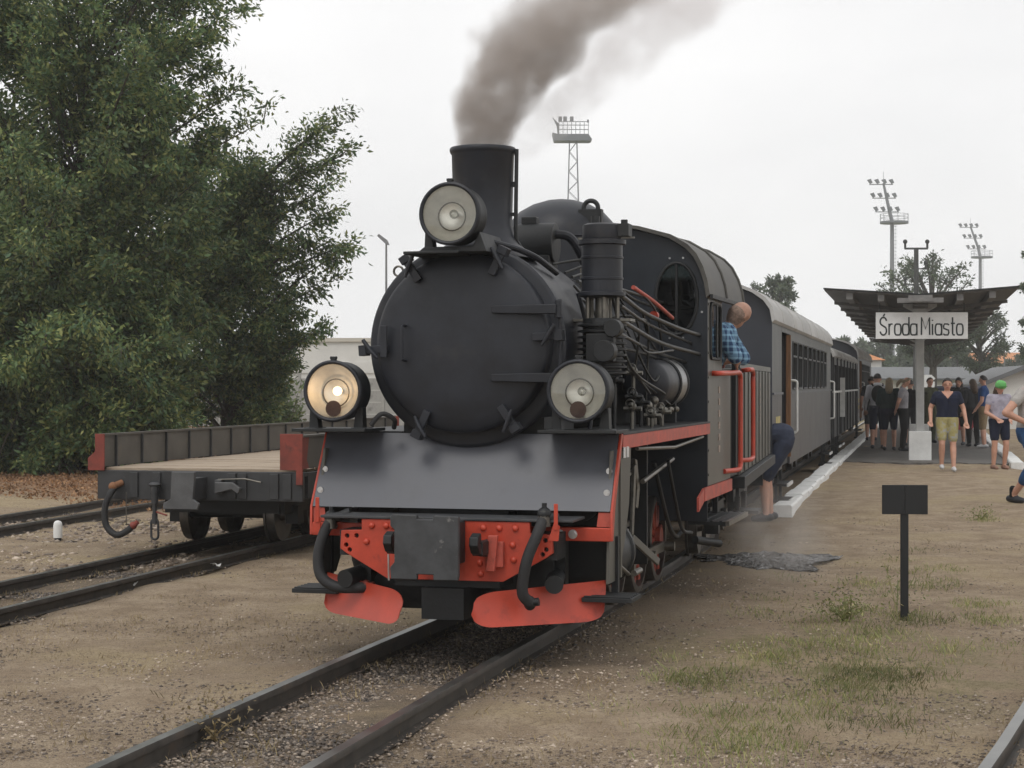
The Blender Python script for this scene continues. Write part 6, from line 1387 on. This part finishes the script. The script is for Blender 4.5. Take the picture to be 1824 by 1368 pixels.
# ------------------------------------------------------------------ chimney smoke
def smoke(name, height, lean, yl, r0, r1, dens, col, seed, thr, aniso=.0, power=1.75, fade=0., origin=(0, 0, 0), nsc=3.2, contrast=.22, nuck=1.3):
    n = 24; m = 16; rings = []
    for i in range(m+1):
        h = height*i/m; c = Vector((lean*h**power, yl*h**power, h)); r = (r0+(r1-r0)*h/height)*nuck+.02
        if i == 0: r = r0*.97
        rings.append([c+Vector((math.cos(2*PI*k/n)*r, math.sin(2*PI*k/n)*r, 0)) for k in range(n)])
    o = MB().ring_tube(rings).build(name, None, None, 0); o.location = origin
    m_ = bpy.data.materials.new(name+'_volume'); m_.use_nodes = True; nt = m_.node_tree; nt.nodes.clear(); out = nt.nodes.new('ShaderNodeOutputMaterial'); pv = nt.nodes.new('ShaderNodeVolumePrincipled')
    pv.inputs['Color'].default_value = (*col, 1); pv.inputs['Anisotropy'].default_value = aniso
    tc = nt.nodes.new('ShaderNodeTexCoord'); vec = tc.outputs['Object']
    wn1 = nt.nodes.new('ShaderNodeTexNoise'); wn1.inputs['Scale'].default_value = nsc*1.1; wn1.inputs['Detail'].default_value = 4; mp = nt.nodes.new('ShaderNodeMapping'); mp.inputs['Location'].default_value = (seed*3.1, seed, -seed*2.)
    nt.links.new(vec, mp.inputs[0]); nt.links.new(mp.outputs[0], wn1.inputs['Vector'])
    sub = nt.nodes.new('ShaderNodeVectorMath'); sub.operation = 'SUBTRACT'; sub.inputs[1].default_value = (.5, .5, .5); nt.links.new(wn1.outputs['Color'], sub.inputs[0])
    sp0 = nt.nodes.new('ShaderNodeSeparateXYZ'); nt.links.new(vec, sp0.inputs[0])
    sc_ = nt.nodes.new('ShaderNodeVectorMath'); sc_.operation = 'SCALE'; nt.links.new(sub.outputs[0], sc_.inputs[0]); nt.links.new(nmath(nt, 'MULTIPLY', nramp(nt, sp0.outputs['Z'], -.05, .5), r1*.8), sc_.inputs['Scale'])
    ad = nt.nodes.new('ShaderNodeVectorMath'); ad.operation = 'ADD'; nt.links.new(vec, ad.inputs[0]); nt.links.new(sc_.outputs[0], ad.inputs[1])
    sp_ = nt.nodes.new('ShaderNodeSeparateXYZ'); nt.links.new(ad.outputs[0], sp_.inputs[0])
    hz = nmath(nt, 'MAXIMUM', sp0.outputs['Z'], .0001); hp = nmath(nt, 'POWER', hz, power)
    dx = nmath(nt, 'SUBTRACT', sp_.outputs['X'], nmath(nt, 'MULTIPLY', hp, lean)); dy = nmath(nt, 'SUBTRACT', sp_.outputs['Y'], nmath(nt, 'MULTIPLY', hp, yl))
    rr = nmath(nt, 'SQRT', nmath(nt, 'ADD', nmath(nt, 'MULTIPLY', dx, dx), nmath(nt, 'MULTIPLY', dy, dy)))
    rad = nmath(nt, 'ADD', nmath(nt, 'MULTIPLY', hz, (r1-r0)/height), r0)
    edge = nramp(nt, nmath(nt, 'DIVIDE', rr, rad), 1.0, .62)
    nz = nnoise(nt, mp.outputs[0], nsc, 7, .68); cl = nramp(nt, nz, thr-contrast, thr+contrast)
    fd = nmath(nt, 'SUBTRACT', 1., nmath(nt, 'MULTIPLY', hz, fade))
    dn = nmath(nt, 'MULTIPLY', nmath(nt, 'MULTIPLY', edge, cl), nmath(nt, 'MULTIPLY', nmath(nt, 'MAXIMUM', fd, .05), dens))
    nt.links.new(dn, pv.inputs['Density']); nt.links.new(pv.outputs[0], out.inputs['Volume']); o.data.materials.append(m_)
    m_.cycles.volume_step_rate = .35 if hasattr(m_.cycles, 'volume_step_rate') else 1
    return tag(o, kind='stuff')
CW = lw3(0, .5, 2.83)
smoke('chimney_smoke', 1.4, .66, .3, .172, .64, 15, (.58, .53, .495), 1, .46, fade=.74, origin=CW, nsc=3.0, power=1.85, contrast=.17)
smoke('drifting_smoke', 1.25, .95, .6, .16, .52, 2.6, (.88, .84, .84), 4, .52, fade=.1, origin=(CW[0]+.17, CW[1]+.15, CW[2]-.03), power=.95, nsc=2.4, contrast=.16, nuck=1.2)
# thin haze of steam by the cab step
def steam():
    c = lw3(1.35, 3.9, -.05); o = MB().ball((0, 0, .4), (.55, .8, .5), 24, 14).build('cylinder_steam', None, None, 0); o.location = c
    m_ = bpy.data.materials.new('steam_volume'); m_.use_nodes = True; nt = m_.node_tree; nt.nodes.clear(); out = nt.nodes.new('ShaderNodeOutputMaterial'); pv = nt.nodes.new('ShaderNodeVolumePrincipled'); pv.inputs['Color'].default_value = (.8, .78, .76, 1)
    tc = nt.nodes.new('ShaderNodeTexCoord'); d = nt.nodes.new('ShaderNodeVectorMath'); d.operation = 'LENGTH'; mp = nt.nodes.new('ShaderNodeMapping'); mp.inputs['Location'].default_value = (0, 0, -.8); mp.inputs['Scale'].default_value = (1.8, 1.25, 2.0)
    nt.links.new(tc.outputs['Object'], mp.inputs[0]); nt.links.new(mp.outputs[0], d.inputs[0])
    nz = nnoise(nt, tc.outputs['Object'], 3, 4); nt.links.new(nmath(nt, 'MULTIPLY', nmath(nt, 'MULTIPLY', nramp(nt, d.outputs['Value'], 1., .1), nramp(nt, nz, .35, .7)), 1.1), pv.inputs['Density']); nt.links.new(pv.outputs[0], out.inputs['Volume']); o.data.materials.append(m_)
    return tag(o, kind='stuff')
steam()

# ------------------------------------------------------------------ hazy air round the whole place
def haze():
    o = MB().box(-420, 420, -25, 440, -2.2, 42).build('haze', None, None, 0)
    m_ = bpy.data.materials.new('hazy_air'); m_.use_nodes = True; nt = m_.node_tree; nt.nodes.clear(); out = nt.nodes.new('ShaderNodeOutputMaterial'); pv = nt.nodes.new('ShaderNodeVolumePrincipled')
    pv.inputs['Color'].default_value = (.97, .985, 1, 1); pv.inputs['Density'].default_value = .0008; pv.inputs['Anisotropy'].default_value = .2
    nt.links.new(pv.outputs[0], out.inputs['Volume']); o.data.materials.append(m_)
    return tag(o, kind='stuff')
haze()
